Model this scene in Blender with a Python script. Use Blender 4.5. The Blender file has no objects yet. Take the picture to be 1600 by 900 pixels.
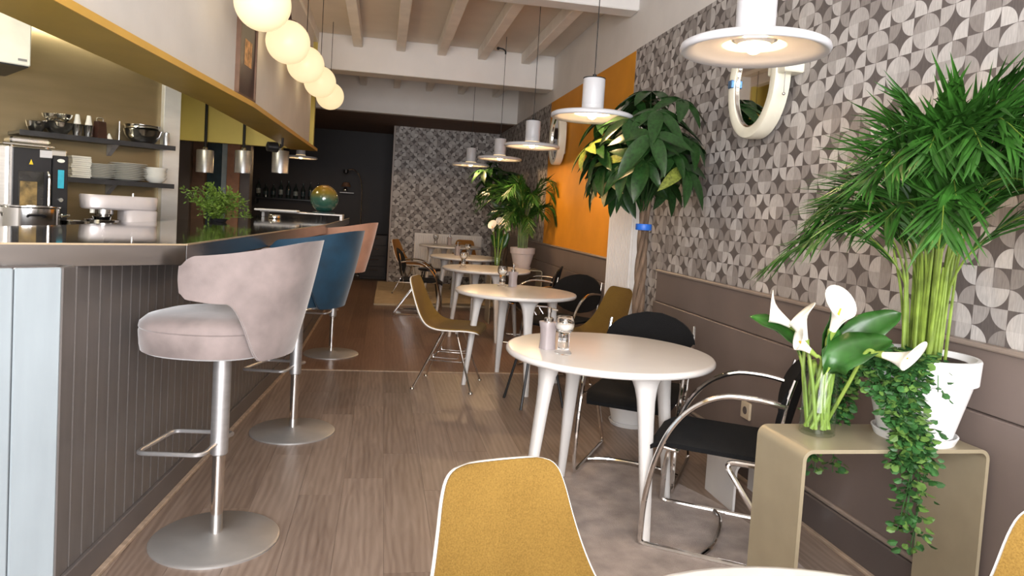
import bpy, math, random
from mathutils import Vector, Matrix, Euler
sc = bpy.context.scene
col = sc.collection
PI = math.pi
rnd = random.Random(7)

# ------------------------------------------------------------------ camera
cam_d = bpy.data.cameras.new('camera')
cam = bpy.data.objects.new('camera', cam_d)
col.objects.link(cam)
cam_d.sensor_width = 36.0
cam_d.lens = 1091.67 / 1600 * 36.0
cam_d.shift_y = -(450 - 392.64) / 1600
cam_d.clip_start = 0.02
yaw, pit, rol = 0.18556686, 0.05270268, 0.06118484
fw = Vector((math.sin(yaw) * math.cos(pit), math.cos(yaw) * math.cos(pit), -math.sin(pit)))
rt = Vector((math.cos(yaw), -math.sin(yaw), 0))
up = rt.cross(fw)
r2 = math.cos(rol) * rt + math.sin(rol) * up
u2 = math.cos(rol) * up - math.sin(rol) * rt
M3 = Matrix((r2, u2, -fw)).transposed()
cam.matrix_world = Matrix.Translation((0, 0, 1.32)) @ M3.to_4x4()
sc.camera = cam

# ------------------------------------------------------------------ world, daylight, exposure
world = bpy.data.worlds.new('world')
sc.world = world
world.use_nodes = True
wb = world.node_tree.nodes['Background']
wb.inputs[0].default_value = (0.75, 0.82, 0.95, 1)
wb.inputs[1].default_value = 1.0
sc.view_settings.view_transform = 'Standard'
sc.view_settings.look = 'None'
sc.view_settings.gamma = 1.0
sc.view_settings.use_curve_mapping = False
sc.view_settings.exposure = 0.45


def area(name, loc, target, sx, sy, power, color):
    d = bpy.data.lights.new(name, 'AREA')
    d.shape = 'RECTANGLE'
    d.size = sx
    d.size_y = sy
    d.energy = power
    d.color = color
    o = bpy.data.objects.new(name, d)
    col.objects.link(o)
    o.location = loc
    o.rotation_euler = (Vector(target) - Vector(loc)).to_track_quat('-Z', 'Y').to_euler()
    return o


def lamp_light(parent, loc, power, color, size):
    d = bpy.data.lights.new('lamp_light', 'POINT')
    d.energy = power
    d.color = color
    d.shadow_soft_size = size
    o = bpy.data.objects.new('lamp_light', d)
    col.objects.link(o)
    o.parent = parent
    o.location = loc
    return o


# daylight entering by the two street windows in the front wall, behind the viewer
area('street_window_daylight', (-0.75, -1.42, 1.75), (-0.75, 5, 1.55), 2.5, 2.2, 245, (0.98, 0.98, 1.0))
area('street_window_daylight', (1.35, -1.42, 1.75), (1.35, 5, 1.55), 1.0, 2.2, 78, (1.0, 0.98, 0.97))

# ------------------------------------------------------------------ materials
MATS = {}


def nodes_of(m):
    nt = m.node_tree
    return nt, nt.nodes, nt.links, nt.nodes['Principled BSDF']


def mat(name, color, rough=0.5, metal=0.0, var=0.06, scale=12.0, bump=0.0, bscale=None, stretch=(1, 1, 1),
        sheen=0.0, coat=0.0, trans=0.0, ior=1.45, emit=None, estr=0.0, spec=0.5, coords='Object', alpha=1.0, rvar=0.0):
    m = bpy.data.materials.new(name)
    m.use_nodes = True
    nt, N, L, b = nodes_of(m)
    tc = N.new('ShaderNodeTexCoord')
    mp = N.new('ShaderNodeMapping')
    mp.inputs['Scale'].default_value = stretch
    L.new(tc.outputs[coords], mp.inputs['Vector'])
    nz = N.new('ShaderNodeTexNoise')
    nz.inputs['Scale'].default_value = scale
    nz.inputs['Detail'].default_value = 4
    L.new(mp.outputs[0], nz.inputs['Vector'])
    rp = N.new('ShaderNodeValToRGB')
    lo = [max(0, c * (1 - var * 2)) for c in color]
    hi = [min(1, c * (1 + var * 2)) for c in color]
    rp.color_ramp.elements[0].color = (*lo, 1)
    rp.color_ramp.elements[1].color = (*hi, 1)
    rp.color_ramp.elements[0].position = 0.3
    rp.color_ramp.elements[1].position = 0.7
    L.new(nz.outputs[0], rp.inputs[0])
    L.new(rp.outputs[0], b.inputs['Base Color'])
    b.inputs['Roughness'].default_value = rough
    b.inputs['Metallic'].default_value = metal
    b.inputs['IOR'].default_value = ior
    b.inputs['Specular IOR Level'].default_value = spec
    if sheen:
        b.inputs['Sheen Weight'].default_value = sheen
        b.inputs['Sheen Roughness'].default_value = 0.4
    if coat:
        b.inputs['Coat Weight'].default_value = coat
        b.inputs['Coat Roughness'].default_value = 0.06
    if trans:
        b.inputs['Transmission Weight'].default_value = trans
    if emit:
        b.inputs['Emission Color'].default_value = (*emit, 1)
        b.inputs['Emission Strength'].default_value = estr
    if rvar:
        mr = N.new('ShaderNodeMapRange')
        mr.inputs['To Min'].default_value = max(0.02, rough - rvar)
        mr.inputs['To Max'].default_value = rough + rvar
        L.new(nz.outputs[0], mr.inputs[0])
        L.new(mr.outputs[0], b.inputs['Roughness'])
    if bump:
        n2 = N.new('ShaderNodeTexNoise')
        n2.inputs['Scale'].default_value = bscale or scale * 4
        n2.inputs['Detail'].default_value = 3
        L.new(mp.outputs[0], n2.inputs['Vector'])
        bp = N.new('ShaderNodeBump')
        bp.inputs['Strength'].default_value = bump
        bp.inputs['Distance'].default_value = 0.01
        L.new(n2.outputs[0], bp.inputs['Height'])
        L.new(bp.outputs[0], b.inputs['Normal'])
    MATS[name] = m
    return m


def math_node(N, L, op, a, b_=None):
    n = N.new('ShaderNodeMath')
    n.operation = op
    for i, v in enumerate((a, b_)):
        if v is None:
            continue
        if isinstance(v, (int, float)):
            n.inputs[i].default_value = v
        else:
            L.new(v, n.inputs[i])
    return n.outputs[0]


def wallpaper(name, axis, off=(0.0, 0.0)):
    """quarter-disc print: 2x2 blocks, alternately a full disc and a four-pointed star"""
    m = bpy.data.materials.new(name)
    m.use_nodes = True
    nt, N, L, b = nodes_of(m)
    g = N.new('ShaderNodeNewGeometry')
    sp = N.new('ShaderNodeSeparateXYZ')
    L.new(g.outputs['Position'], sp.inputs[0])
    cell = 0.0668
    u = math_node(N, L, 'DIVIDE', math_node(N, L, 'ADD', sp.outputs[axis], 20 + off[0]), cell)
    v = math_node(N, L, 'DIVIDE', math_node(N, L, 'ADD', sp.outputs['Z'], 20 + off[1]), cell)
    bu = math_node(N, L, 'FLOOR', math_node(N, L, 'MULTIPLY', u, 0.5))
    bv = math_node(N, L, 'FLOOR', math_node(N, L, 'MULTIPLY', v, 0.5))
    star = math_node(N, L, 'MODULO', math_node(N, L, 'ADD', bu, bv), 2.0)

    def dd(w):
        fr = math_node(N, L, 'FRACT', math_node(N, L, 'MULTIPLY', w, 0.5))
        d = math_node(N, L, 'ABSOLUTE', math_node(N, L, 'SUBTRACT', math_node(N, L, 'MULTIPLY', fr, 2.0), 1.0))
        inv = math_node(N, L, 'SUBTRACT', 1.0, math_node(N, L, 'MULTIPLY', d, 2.0))
        return math_node(N, L, 'ADD', d, math_node(N, L, 'MULTIPLY', star, inv))
    dx, dy = dd(u), dd(v)
    dist = math_node(N, L, 'ADD', math_node(N, L, 'MULTIPLY', dx, dx), math_node(N, L, 'MULTIPLY', dy, dy))
    disc = math_node(N, L, 'LESS_THAN', dist, 0.97)
    cu = math_node(N, L, 'FLOOR', u)
    cv = math_node(N, L, 'FLOOR', v)
    cb = N.new('ShaderNodeCombineXYZ')
    L.new(cu, cb.inputs[0])
    L.new(cv, cb.inputs[1])
    wn = N.new('ShaderNodeTexWhiteNoise')
    wn.noise_dimensions = '2D'
    L.new(cb.outputs[0], wn.inputs['Vector'])
    rp = N.new('ShaderNodeValToRGB')
    e = rp.color_ramp.elements
    e[0].position, e[0].color = 0.0, (0.235, 0.208, 0.192, 1)
    e[1].position, e[1].color = 1.0, (0.555, 0.525, 0.50, 1)
    k = rp.color_ramp.elements.new(0.3)
    k.color = (0.315, 0.285, 0.267, 1)
    k = rp.color_ramp.elements.new(0.65)
    k.color = (0.45, 0.42, 0.40, 1)
    L.new(wn.outputs['Value'], rp.inputs[0])
    mx = N.new('ShaderNodeMix')
    mx.data_type = 'RGBA'
    L.new(disc, mx.inputs[0])
    mx.inputs[6].default_value = (0.112, 0.094, 0.088, 1)
    L.new(rp.outputs[0], mx.inputs[7])
    # brushed grain
    mp = N.new('ShaderNodeMapping')
    mp.inputs['Scale'].default_value = (60, 60, 9) if axis == 'Y' else (9, 60, 60)
    L.new(g.outputs['Position'], mp.inputs[0])
    nz = N.new('ShaderNodeTexNoise')
    nz.inputs['Scale'].default_value = 3
    nz.inputs['Detail'].default_value = 5
    L.new(mp.outputs[0], nz.inputs['Vector'])
    mr = N.new('ShaderNodeMapRange')
    mr.inputs['From Min'].default_value = 0.3
    mr.inputs['From Max'].default_value = 0.7
    mr.inputs['To Min'].default_value = 0.82
    mr.inputs['To Max'].default_value = 1.12
    L.new(nz.outputs[0], mr.inputs[0])
    m2 = N.new('ShaderNodeMix')
    m2.data_type = 'RGBA'
    m2.blend_type = 'MULTIPLY'
    m2.inputs[0].default_value = 1.0
    L.new(mx.outputs[2], m2.inputs[6])
    L.new(mr.outputs[0], m2.inputs[7])
    L.new(m2.outputs[2], b.inputs['Base Color'])
    b.inputs['Roughness'].default_value = 0.62
    MATS[name] = m
    return m


def plank_mat(name, c0, c1, rough):
    m = bpy.data.materials.new(name)
    m.use_nodes = True
    nt, N, L, b = nodes_of(m)
    g = N.new('ShaderNodeNewGeometry')
    oi = N.new('ShaderNodeObjectInfo')
    mul = N.new('ShaderNodeVectorMath')
    mul.operation = 'SCALE'
    mul.inputs[0].default_value = (13.1, 7.7, 3.3)
    L.new(oi.outputs['Random'], mul.inputs['Scale'])
    add = N.new('ShaderNodeVectorMath')
    L.new(g.outputs['Position'], add.inputs[0])
    L.new(mul.outputs[0], add.inputs[1])
    mp = N.new('ShaderNodeMapping')
    mp.inputs['Scale'].default_value = (14, 1.3, 1)
    L.new(add.outputs[0], mp.inputs[0])
    nz = N.new('ShaderNodeTexNoise')
    nz.inputs['Scale'].default_value = 1.6
    nz.inputs['Detail'].default_value = 6
    nz.inputs['Distortion'].default_value = 1.4
    L.new(mp.outputs[0], nz.inputs['Vector'])
    wv = N.new('ShaderNodeTexWave')
    wv.bands_direction = 'X'
    wv.inputs['Scale'].default_value = 2.2
    wv.inputs['Distortion'].default_value = 9
    wv.inputs['Detail'].default_value = 3
    wv.inputs['Detail Scale'].default_value = 0.7
    mp2 = N.new('ShaderNodeMapping')
    mp2.inputs['Scale'].default_value = (5, 0.8, 1)
    L.new(add.outputs[0], mp2.inputs[0])
    L.new(mp2.outputs[0], wv.inputs['Vector'])
    s1 = math_node(N, L, 'MULTIPLY', nz.outputs[0], 0.62)
    s2 = math_node(N, L, 'MULTIPLY', wv.outputs['Fac'], 0.14)
    s3 = math_node(N, L, 'MULTIPLY', oi.outputs['Random'], 0.26)
    t = math_node(N, L, 'ADD', math_node(N, L, 'ADD', s1, s2), s3)
    rp = N.new('ShaderNodeValToRGB')
    rp.color_ramp.elements[0].position = 0.25
    rp.color_ramp.elements[0].color = (*c0, 1)
    rp.color_ramp.elements[1].position = 0.78
    rp.color_ramp.elements[1].color = (*c1, 1)
    L.new(t, rp.inputs[0])
    L.new(rp.outputs[0], b.inputs['Base Color'])
    b.inputs['Roughness'].default_value = rough
    bp = N.new('ShaderNodeBump')
    bp.inputs['Strength'].default_value = 0.12
    bp.inputs['Distance'].default_value = 0.004
    L.new(nz.outputs[0], bp.inputs['Height'])
    L.new(bp.outputs[0], b.inputs['Normal'])
    MATS[name] = m
    return m


def weave_mat(name, c0, c1, sc_, sheen=0.03):
    m = bpy.data.materials.new(name)
    m.use_nodes = True
    nt, N, L, b = nodes_of(m)
    tc = N.new('ShaderNodeTexCoord')
    mp = N.new('ShaderNodeMapping')
    L.new(tc.outputs['Object'], mp.inputs[0])
    vo = N.new('ShaderNodeTexNoise')
    vo.inputs['Scale'].default_value = sc_ * 0.8
    vo.inputs['Detail'].default_value = 1
    L.new(mp.outputs[0], vo.inputs['Vector'])
    nz = N.new('ShaderNodeTexNoise')
    nz.inputs['Scale'].default_value = 8
    L.new(mp.outputs[0], nz.inputs['Vector'])
    t = math_node(N, L, 'ADD', math_node(N, L, 'MULTIPLY', vo.outputs[0], 0.75), math_node(N, L, 'MULTIPLY', nz.outputs[0], 0.3))
    rp = N.new('ShaderNodeValToRGB')
    rp.color_ramp.elements[0].position = 0.2
    rp.color_ramp.elements[0].color = (*c1, 1)
    rp.color_ramp.elements[1].position = 0.85
    rp.color_ramp.elements[1].color = (*c0, 1)
    L.new(t, rp.inputs[0])
    L.new(rp.outputs[0], b.inputs['Base Color'])
    b.inputs['Roughness'].default_value = 0.85
    b.inputs['Specular IOR Level'].default_value = 0.15
    b.inputs['Sheen Weight'].default_value = sheen
    bp = N.new('ShaderNodeBump')
    bp.invert = True
    bp.inputs['Strength'].default_value = 0.5
    bp.inputs['Distance'].default_value = 0.003
    L.new(vo.outputs[0], bp.inputs['Height'])
    L.new(bp.outputs[0], b.inputs['Normal'])
    MATS[name] = m
    return m


wallpaper('wallpaper_side', 'Y')
wallpaper('wallpaper_back', 'X', (0.03, 0.02))
plank_mat('plank_grey', (0.145, 0.102, 0.079), (0.315, 0.243, 0.198), 0.40)
plank_mat('plank_brown', (0.14, 0.080, 0.050), (0.28, 0.175, 0.118), 0.30)
weave_mat('mustard_fabric', (0.122, 0.066, 0.012), (0.232, 0.138, 0.031), 330)
weave_mat('brown_fabric', (0.24, 0.11, 0.03), (0.38, 0.19, 0.055), 330)
weave_mat('black_fabric', (0.003, 0.003, 0.003), (0.010, 0.010, 0.011), 380, 0.02)
mat('white_plaster', (0.72, 0.69, 0.66), 0.85, var=0.02, scale=3, bump=0.05, bscale=60)
mat('white_plaster_warm', (0.70, 0.66, 0.61), 0.85, var=0.025, scale=3, bump=0.05, bscale=60)
mat('ceiling_paint', (0.66, 0.60, 0.53), 0.85, var=0.02, scale=3, bump=0.08, bscale=40)
mat('beam_paint', (0.80, 0.77, 0.73), 0.75, var=0.03, scale=5, bump=0.15, bscale=30)
mat('orange_paint', (0.66, 0.27, 0.012), 0.65, var=0.03, scale=4)
mat('ochre_paint', (0.50, 0.335, 0.055), 0.45, var=0.03, scale=4)
mat('ochre_edge', (0.66, 0.38, 0.07), 0.4, var=0.03, scale=4)
mat('yellow_panel', (0.62, 0.50, 0.12), 0.5, var=0.03, scale=3)
mat('taupe_paint', (0.165, 0.128, 0.112), 0.45, var=0.03, scale=4)
mat('taupe_cap', (0.27, 0.215, 0.18), 0.4, var=0.03, scale=6)
mat('taupe_dark', (0.105, 0.085, 0.078), 0.45, var=0.03, scale=4)
mat('wood_strip', (0.36, 0.27, 0.20), 0.5, var=0.12, scale=8, stretch=(4, 1, 4))
mat('dark_wall', (0.022, 0.018, 0.019), 0.6, var=0.05, scale=3)
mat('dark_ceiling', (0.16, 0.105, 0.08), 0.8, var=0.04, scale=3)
mat('grey_board', (0.115, 0.103, 0.097), 0.38, var=0.07, scale=3, stretch=(6, 6, 1))
mat('end_board_daylit', (0.25, 0.285, 0.305), 0.32, var=0.03, scale=3, stretch=(6, 6, 1))  # window daylight on the bar end put into the colour, paler than the front
mat('kick_paint', (0.105, 0.092, 0.088), 0.45, var=0.05, scale=4)
mat('bar_top_stone', (0.045, 0.036, 0.026), 0.06, var=0.15, scale=6, coat=0.6, rvar=0.03)
mat('bar_edge_metal', (0.36, 0.345, 0.33), 0.20, metal=1.0, var=0.04, scale=5, stretch=(1, 1, 8))
mat('bar_edge_lip', (0.52, 0.40, 0.26), 0.3, metal=0.6, var=0.04)
mat('stainless', (0.62, 0.60, 0.56), 0.34, metal=1.0, var=0.04, scale=5, stretch=(1, 1, 14), rvar=0.06)
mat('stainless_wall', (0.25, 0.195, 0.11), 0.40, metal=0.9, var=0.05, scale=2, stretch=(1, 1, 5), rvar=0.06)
mat('pillar_steel', (0.62, 0.62, 0.60), 0.3, metal=0.35, var=0.04, scale=4, stretch=(1, 1, 3))
mat('polished_steel', (0.72, 0.71, 0.69), 0.14, metal=1.0, var=0.03, scale=6)
mat('brushed_alu', (0.60, 0.60, 0.61), 0.38, metal=0.9, var=0.03, scale=10, stretch=(1, 1, 6))
mat('base_grey', (0.42, 0.41, 0.40), 0.42, metal=0.7, var=0.03, scale=10)
mat('chrome', (0.80, 0.78, 0.76), 0.09, metal=1.0, var=0.02)
mat('black_metal', (0.012, 0.012, 0.013), 0.4, var=0.1)
mat('black_cord', (0.01, 0.01, 0.01), 0.6, var=0.1)
mat('black_plastic', (0.012, 0.012, 0.014), 0.3, var=0.1)
mat('dark_shelf', (0.045, 0.045, 0.048), 0.35, metal=0.5, var=0.1)
mat('white_lacquer', (0.64, 0.615, 0.59), 0.28, var=0.015, scale=6, coat=0.2)
mat('white_lamp', (0.52, 0.52, 0.54), 0.35, var=0.01)
mat('white_shell', (0.78, 0.75, 0.70), 0.3, var=0.02)
mat('white_plastic', (0.82, 0.81, 0.80), 0.4, var=0.02, scale=8)
mat('white_radiator', (0.80, 0.76, 0.72), 0.4, var=0.02)
mat('cream_frame', (0.78, 0.75, 0.62), 0.3, var=0.02)
mat('mirror_glass', (0.80, 0.80, 0.80), 0.02, metal=1.0, var=0.0)
mat('chrome_blue', (0.10, 0.22, 0.42), 0.25, metal=0.7, var=0.1)
mat('pink_velvet', (0.195, 0.157, 0.148), 0.8, var=0.15, scale=7, sheen=0.5, bump=0.08, bscale=300)
mat('blue_velvet', (0.003, 0.030, 0.060), 0.7, var=0.22, scale=6, sheen=0.25, bump=0.08, bscale=300)
mat('peach_velvet', (0.40, 0.215, 0.145), 0.8, var=0.08, scale=7, sheen=0.5, bump=0.08, bscale=300)
mat('bronze_paint', (0.36, 0.305, 0.205), 0.36, metal=0.25, var=0.03, scale=8)
mat('bronze_edge', (0.40, 0.34, 0.24), 0.36, metal=0.25, var=0.03, scale=8)
mat('rug_grey', (0.40, 0.335, 0.30), 0.95, var=0.12, scale=9, bump=0.6, bscale=260)
mat('rug_beige', (0.50, 0.40, 0.27), 0.95, var=0.06, scale=9, bump=0.5, bscale=200)
mat('glass', (1, 1, 1), 0.0, trans=1.0, var=0.0)
def thin_glass(name):
    m = bpy.data.materials.new(name)
    m.use_nodes = True
    nt, N, L, b = nodes_of(m)
    N.remove(b)
    tr_ = N.new('ShaderNodeBsdfTransparent')
    tr_.inputs[0].default_value = (0.95, 0.985, 0.96, 1)
    gl = N.new('ShaderNodeBsdfGlossy')
    gl.inputs['Roughness'].default_value = 0.02
    lw = N.new('ShaderNodeLayerWeight')
    lw.inputs['Blend'].default_value = 0.5
    fz_ = math_node(N, L, 'ADD', math_node(N, L, 'MULTIPLY', math_node(N, L, 'POWER', lw.outputs['Facing'], 4.0), 0.55), 0.03)
    mx = N.new('ShaderNodeMixShader')
    L.new(fz_, mx.inputs[0])
    L.new(tr_.outputs[0], mx.inputs[1])
    L.new(gl.outputs[0], mx.inputs[2])
    L.new(mx.outputs[0], N['Material Output'].inputs['Surface'])
    MATS[name] = m


thin_glass('clear_thin_glass')
mat('candle_wax', (0.85, 0.83, 0.78), 0.5, var=0.02)
mat('mauve_ceramic', (0.33, 0.285, 0.285), 0.45, var=0.03)
mat('soil', (0.035, 0.02, 0.014), 0.95, var=0.3, scale=60, bump=0.6)
mat('pot_white', (0.80, 0.79, 0.78), 0.4, var=0.02, scale=6)
mat('pot_pink', (0.66, 0.55, 0.50), 0.45, var=0.02)
mat('palm_green', (0.022, 0.080, 0.010), 0.38, var=0.28, scale=9)
mat('palm_stem', (0.15, 0.215, 0.032), 0.4, var=0.25, scale=14)
mat('vine_green', (0.030, 0.098, 0.024), 0.42, var=0.30, scale=30)
mat('vine_light', (0.10, 0.19, 0.04), 0.42, var=0.2, scale=30)
mat('pachira_green', (0.014, 0.045, 0.010), 0.30, var=0.25, scale=14)
mat('pachira_light', (0.16, 0.19, 0.035), 0.32, var=0.25, scale=14)
mat('pachira_dry', (0.36, 0.27, 0.11), 0.4, var=0.2, scale=14)
mat('bark', (0.13, 0.085, 0.055), 0.85, var=0.3, scale=20, bump=0.5, stretch=(1, 1, 0.3))
mat('tape_blue', (0.02, 0.13, 0.55), 0.4, var=0.05)
mat('calla_white', (0.82, 0.79, 0.70), 0.4, var=0.03, scale=9)
mat('calla_green', (0.20, 0.28, 0.05), 0.45, var=0.1, scale=12)
mat('calla_leaf', (0.022, 0.082, 0.013), 0.32, var=0.25, scale=14)
mat('spadix', (0.80, 0.40, 0.03), 0.6, var=0.1)
mat('herb_green', (0.085, 0.15, 0.018), 0.5, var=0.35, scale=30)
mat('globe_opal', (0.5, 0.45, 0.36), 0.35, var=0.0, emit=(1.0, 0.76, 0.42), estr=0.66)
mat('bulb', (1, 0.9, 0.7), 0.3, var=0.0, emit=(1.0, 0.70, 0.34), estr=22)
mat('lamp_reflector', (0.85, 0.80, 0.68), 0.35, var=0.0, emit=(1.0, 0.72, 0.36), estr=0.55)
mat('strip_tube', (1, 1, 0.9), 0.3, var=0.0, emit=(1.0, 0.93, 0.74), estr=20)
mat('fill_panel_glow', (1, 1, 0.9), 0.4, var=0.0, emit=(1.0, 0.90, 0.66), estr=9)  # glow of the added kitchen fill panels
mat('glow_mirror_lamp', (1, 1, 0.9), 0.4, var=0.0, emit=(1.0, 0.82, 0.45), estr=2.4)
mat('oven_glass', (0.02, 0.018, 0.015), 0.05, var=0.2, coat=0.5)
mat('oven_glow', (0.14, 0.09, 0.03), 0.4, var=0.6, scale=20, emit=(0.95, 0.62, 0.2), estr=0.08)
mat('screen_blue', (0.02, 0.15, 0.2), 0.2, var=0.15, scale=30, emit=(0.05, 0.45, 0.55), estr=0.5)
mat('warning_yellow', (0.8, 0.55, 0.02), 0.5, var=0.02)
mat('mixer_silver', (0.66, 0.61, 0.61), 0.33, metal=0.35, var=0.02)
mat('china_white', (0.80, 0.78, 0.70), 0.22, var=0.02, coat=0.3)
mat('frame_dark', (0.045, 0.018, 0.012), 0.4, var=0.15)
mat('print_pale', (0.55, 0.42, 0.33), 0.7, var=0.25, scale=25)
mat('print_orange', (0.62, 0.33, 0.13), 0.7, var=0.25, scale=25)
mat('brown_column', (0.16, 0.085, 0.05), 0.5, var=0.08)
mat('copper_column', (0.34, 0.16, 0.085), 0.42, var=0.08)
mat('teal_dark', (0.02, 0.045, 0.055), 0.4, var=0.1)
mat('pale_blue_strip', (0.40, 0.46, 0.46), 0.4, var=0.05)
mat('bottle_dark', (0.02, 0.03, 0.03), 0.1, var=0.3, coat=0.5)
mat('bottle_label', (0.30, 0.36, 0.36), 0.4, var=0.2)
mat('hood_white', (0.80, 0.80, 0.72), 0.35, var=0.02)
mat('badge_grey', (0.25, 0.25, 0.25), 0.4, var=0.1)
mat('socket_ivory', (0.55, 0.46, 0.33), 0.4, var=0.03)
mat('wire_grey', (0.30, 0.28, 0.27), 0.5, var=0.1)


def gradient_globe():
    m = bpy.data.materials.new('amber_teal_glass')
    m.use_nodes = True
    nt, N, L, b = nodes_of(m)
    tc = N.new('ShaderNodeTexCoord')
    sp = N.new('ShaderNodeSeparateXYZ')
    L.new(tc.outputs['Object'], sp.inputs[0])
    mr = N.new('ShaderNodeMapRange')
    mr.inputs['From Min'].default_value = 0.0
    mr.inputs['From Max'].default_value = 0.3
    L.new(sp.outputs['Z'], mr.inputs[0])
    rp = N.new('ShaderNodeValToRGB')
    e = rp.color_ramp.elements
    e[0].position, e[0].color = 0.1, (0.02, 0.10, 0.085, 1)
    e[1].position, e[1].color = 0.95, (0.42, 0.22, 0.025, 1)
    k = e.new(0.5)
    k.color = (0.05, 0.14, 0.10, 1)
    k = e.new(0.7)
    k.color = (0.26, 0.20, 0.03, 1)
    L.new(mr.outputs[0], rp.inputs[0])
    L.new(rp.outputs[0], b.inputs['Base Color'])
    b.inputs['Roughness'].default_value = 0.08
    b.inputs['Coat Weight'].default_value = 0.7
    b.inputs['Transmission Weight'].default_value = 0.25
    MATS['amber_teal_glass'] = m


gradient_globe()

for nm in ('palm_green', 'pachira_green', 'pachira_light', 'vine_green', 'vine_light', 'calla_leaf', 'herb_green', 'calla_white'):
    # thin leaves let a little light through
    m_ = MATS[nm]
    b_ = m_.node_tree.nodes['Principled BSDF']
    b_.inputs['Subsurface Weight'].default_value = 0.0


# ------------------------------------------------------------------ mesh builder
class MB:
    def __init__(self):
        self.v = []
        self.f = []

    def add(self, vs, fs):
        o = len(self.v)
        self.v += [tuple(p) for p in vs]
        self.f += [tuple(i + o for i in f) for f in fs]
        return self

    def box(self, x0, x1, y0, y1, z0, z1, bev=0.0, M=None):
        if bev <= 0:
            vs = [(x0, y0, z0), (x1, y0, z0), (x1, y1, z0), (x0, y1, z0), (x0, y0, z1), (x1, y0, z1), (x1, y1, z1), (x0, y1, z1)]
            fs = [(0, 3, 2, 1), (4, 5, 6, 7), (0, 1, 5, 4), (1, 2, 6, 5), (2, 3, 7, 6), (3, 0, 4, 7)]
        else:
            b = bev
            ring = [(x0 + b, y0), (x1 - b, y0), (x1, y0 + b), (x1, y1 - b), (x1 - b, y1), (x0 + b, y1), (x0, y1 - b), (x0, y0 + b)]
            cx, cy = (x0 + x1) / 2, (y0 + y1) / 2

            def inset(p):
                return (p[0] + (b if p[0] < cx else -b) * 0.7, p[1] + (b if p[1] < cy else -b) * 0.7)
            vs = [(*inset(p), z0) for p in ring] + [(*p, z0 + b) for p in ring] + [(*p, z1 - b) for p in ring] + [(*inset(p), z1) for p in ring]
            fs = [tuple(range(7, -1, -1)), tuple(range(24, 32))]
            for k in range(3):
                for i in range(8):
                    j = (i + 1) % 8
                    fs.append((k * 8 + i, k * 8 + j, k * 8 + 8 + j, k * 8 + 8 + i))
        if M is not None:
            vs = [tuple(M @ Vector(p)) for p in vs]
        return self.add(vs, fs)

    def prism(self, poly, z0, z1):
        n = len(poly)
        vs = [(x, y, z0) for x, y in poly] + [(x, y, z1) for x, y in poly]
        fs = [tuple(range(n - 1, -1, -1)), tuple(range(n, 2 * n))] + [(i, (i + 1) % n, n + (i + 1) % n, n + i) for i in range(n)]
        return self.add(vs, fs)

    def lathe(self, prof, n=32, c=(0, 0, 0), cap=True, sx=1.0, sy=1.0, M=None):
        vs = []
        for r, z in prof:
            for i in range(n):
                a = 2 * PI * i / n
                vs.append((c[0] + r * sx * math.cos(a), c[1] + r * sy * math.sin(a), c[2] + z))
        fs = []
        for k in range(len(prof) - 1):
            for i in range(n):
                j = (i + 1) % n
                fs.append((k * n + i, k * n + j, (k + 1) * n + j, (k + 1) * n + i))
        if cap:
            fs.append(tuple(range(n - 1, -1, -1)))
            fs.append(tuple((len(prof) - 1) * n + i for i in range(n)))
        if M is not None:
            vs = [tuple(M @ Vector(p)) for p in vs]
        return self.add(vs, fs)

    def cyl(self, x, y, z0, z1, r, n=20):
        return self.lathe([(r, z0), (r, z1)], n, (x, y, 0))

    def sphere(self, c, r, n=24, m=14, sx=1, sy=1, sz=1):
        prof = [(max(1e-4, r * math.sin(PI * k / m)), -r * sz * math.cos(PI * k / m)) for k in range(m + 1)]
        return self.lathe(prof, n, c, cap=False, sx=sx, sy=sy)

    def tube(self, pts, r, n=8, closed=False, r1=None):
        P = [Vector(p) for p in pts]
        N_ = len(P)
        T = []
        for i in range(N_):
            if closed:
                t = P[(i + 1) % N_] - P[i - 1]
            else:
                t = P[min(i + 1, N_ - 1)] - P[max(i - 1, 0)]
            T.append(t.normalized())
        nrm = T[0].orthogonal().normalized()
        vs = []
        for i in range(N_):
            nrm = (nrm - T[i] * nrm.dot(T[i]))
            nrm = nrm.normalized() if nrm.length > 1e-6 else T[i].orthogonal().normalized()
            bn = T[i].cross(nrm)
            rr = r if r1 is None else r + (r1 - r) * i / max(1, N_ - 1)
            for k in range(n):
                a = 2 * PI * k / n
                vs.append(tuple(P[i] + nrm * (rr * math.cos(a)) + bn * (rr * math.sin(a))))
        fs = []
        for i in range(N_ if closed else N_ - 1):
            i2 = (i + 1) % N_
            for k in range(n):
                k2 = (k + 1) % n
                fs.append((i * n + k, i * n + k2, i2 * n + k2, i2 * n + k))
        if not closed:
            fs.append(tuple(range(n - 1, -1, -1)))
            fs.append(tuple((N_ - 1) * n + k for k in range(n)))
        return self.add(vs, fs)

    def bar(self, a, b, r, n=8):
        return self.tube([a, b], r, n)

    def build(self, name, m, parent=None, smooth=False, angle=40):
        me = bpy.data.meshes.new(name)
        me.from_pydata(self.v, [], self.f)
        me.update()
        me.materials.append(MATS[m])
        if smooth:
            me.polygons.foreach_set('use_smooth', [True] * len(me.polygons))
            me.set_sharp_from_angle(angle=math.radians(angle))
        o = bpy.data.objects.new(name, me)
        col.objects.link(o)
        if parent:
            o.parent = parent
        return o


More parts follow.
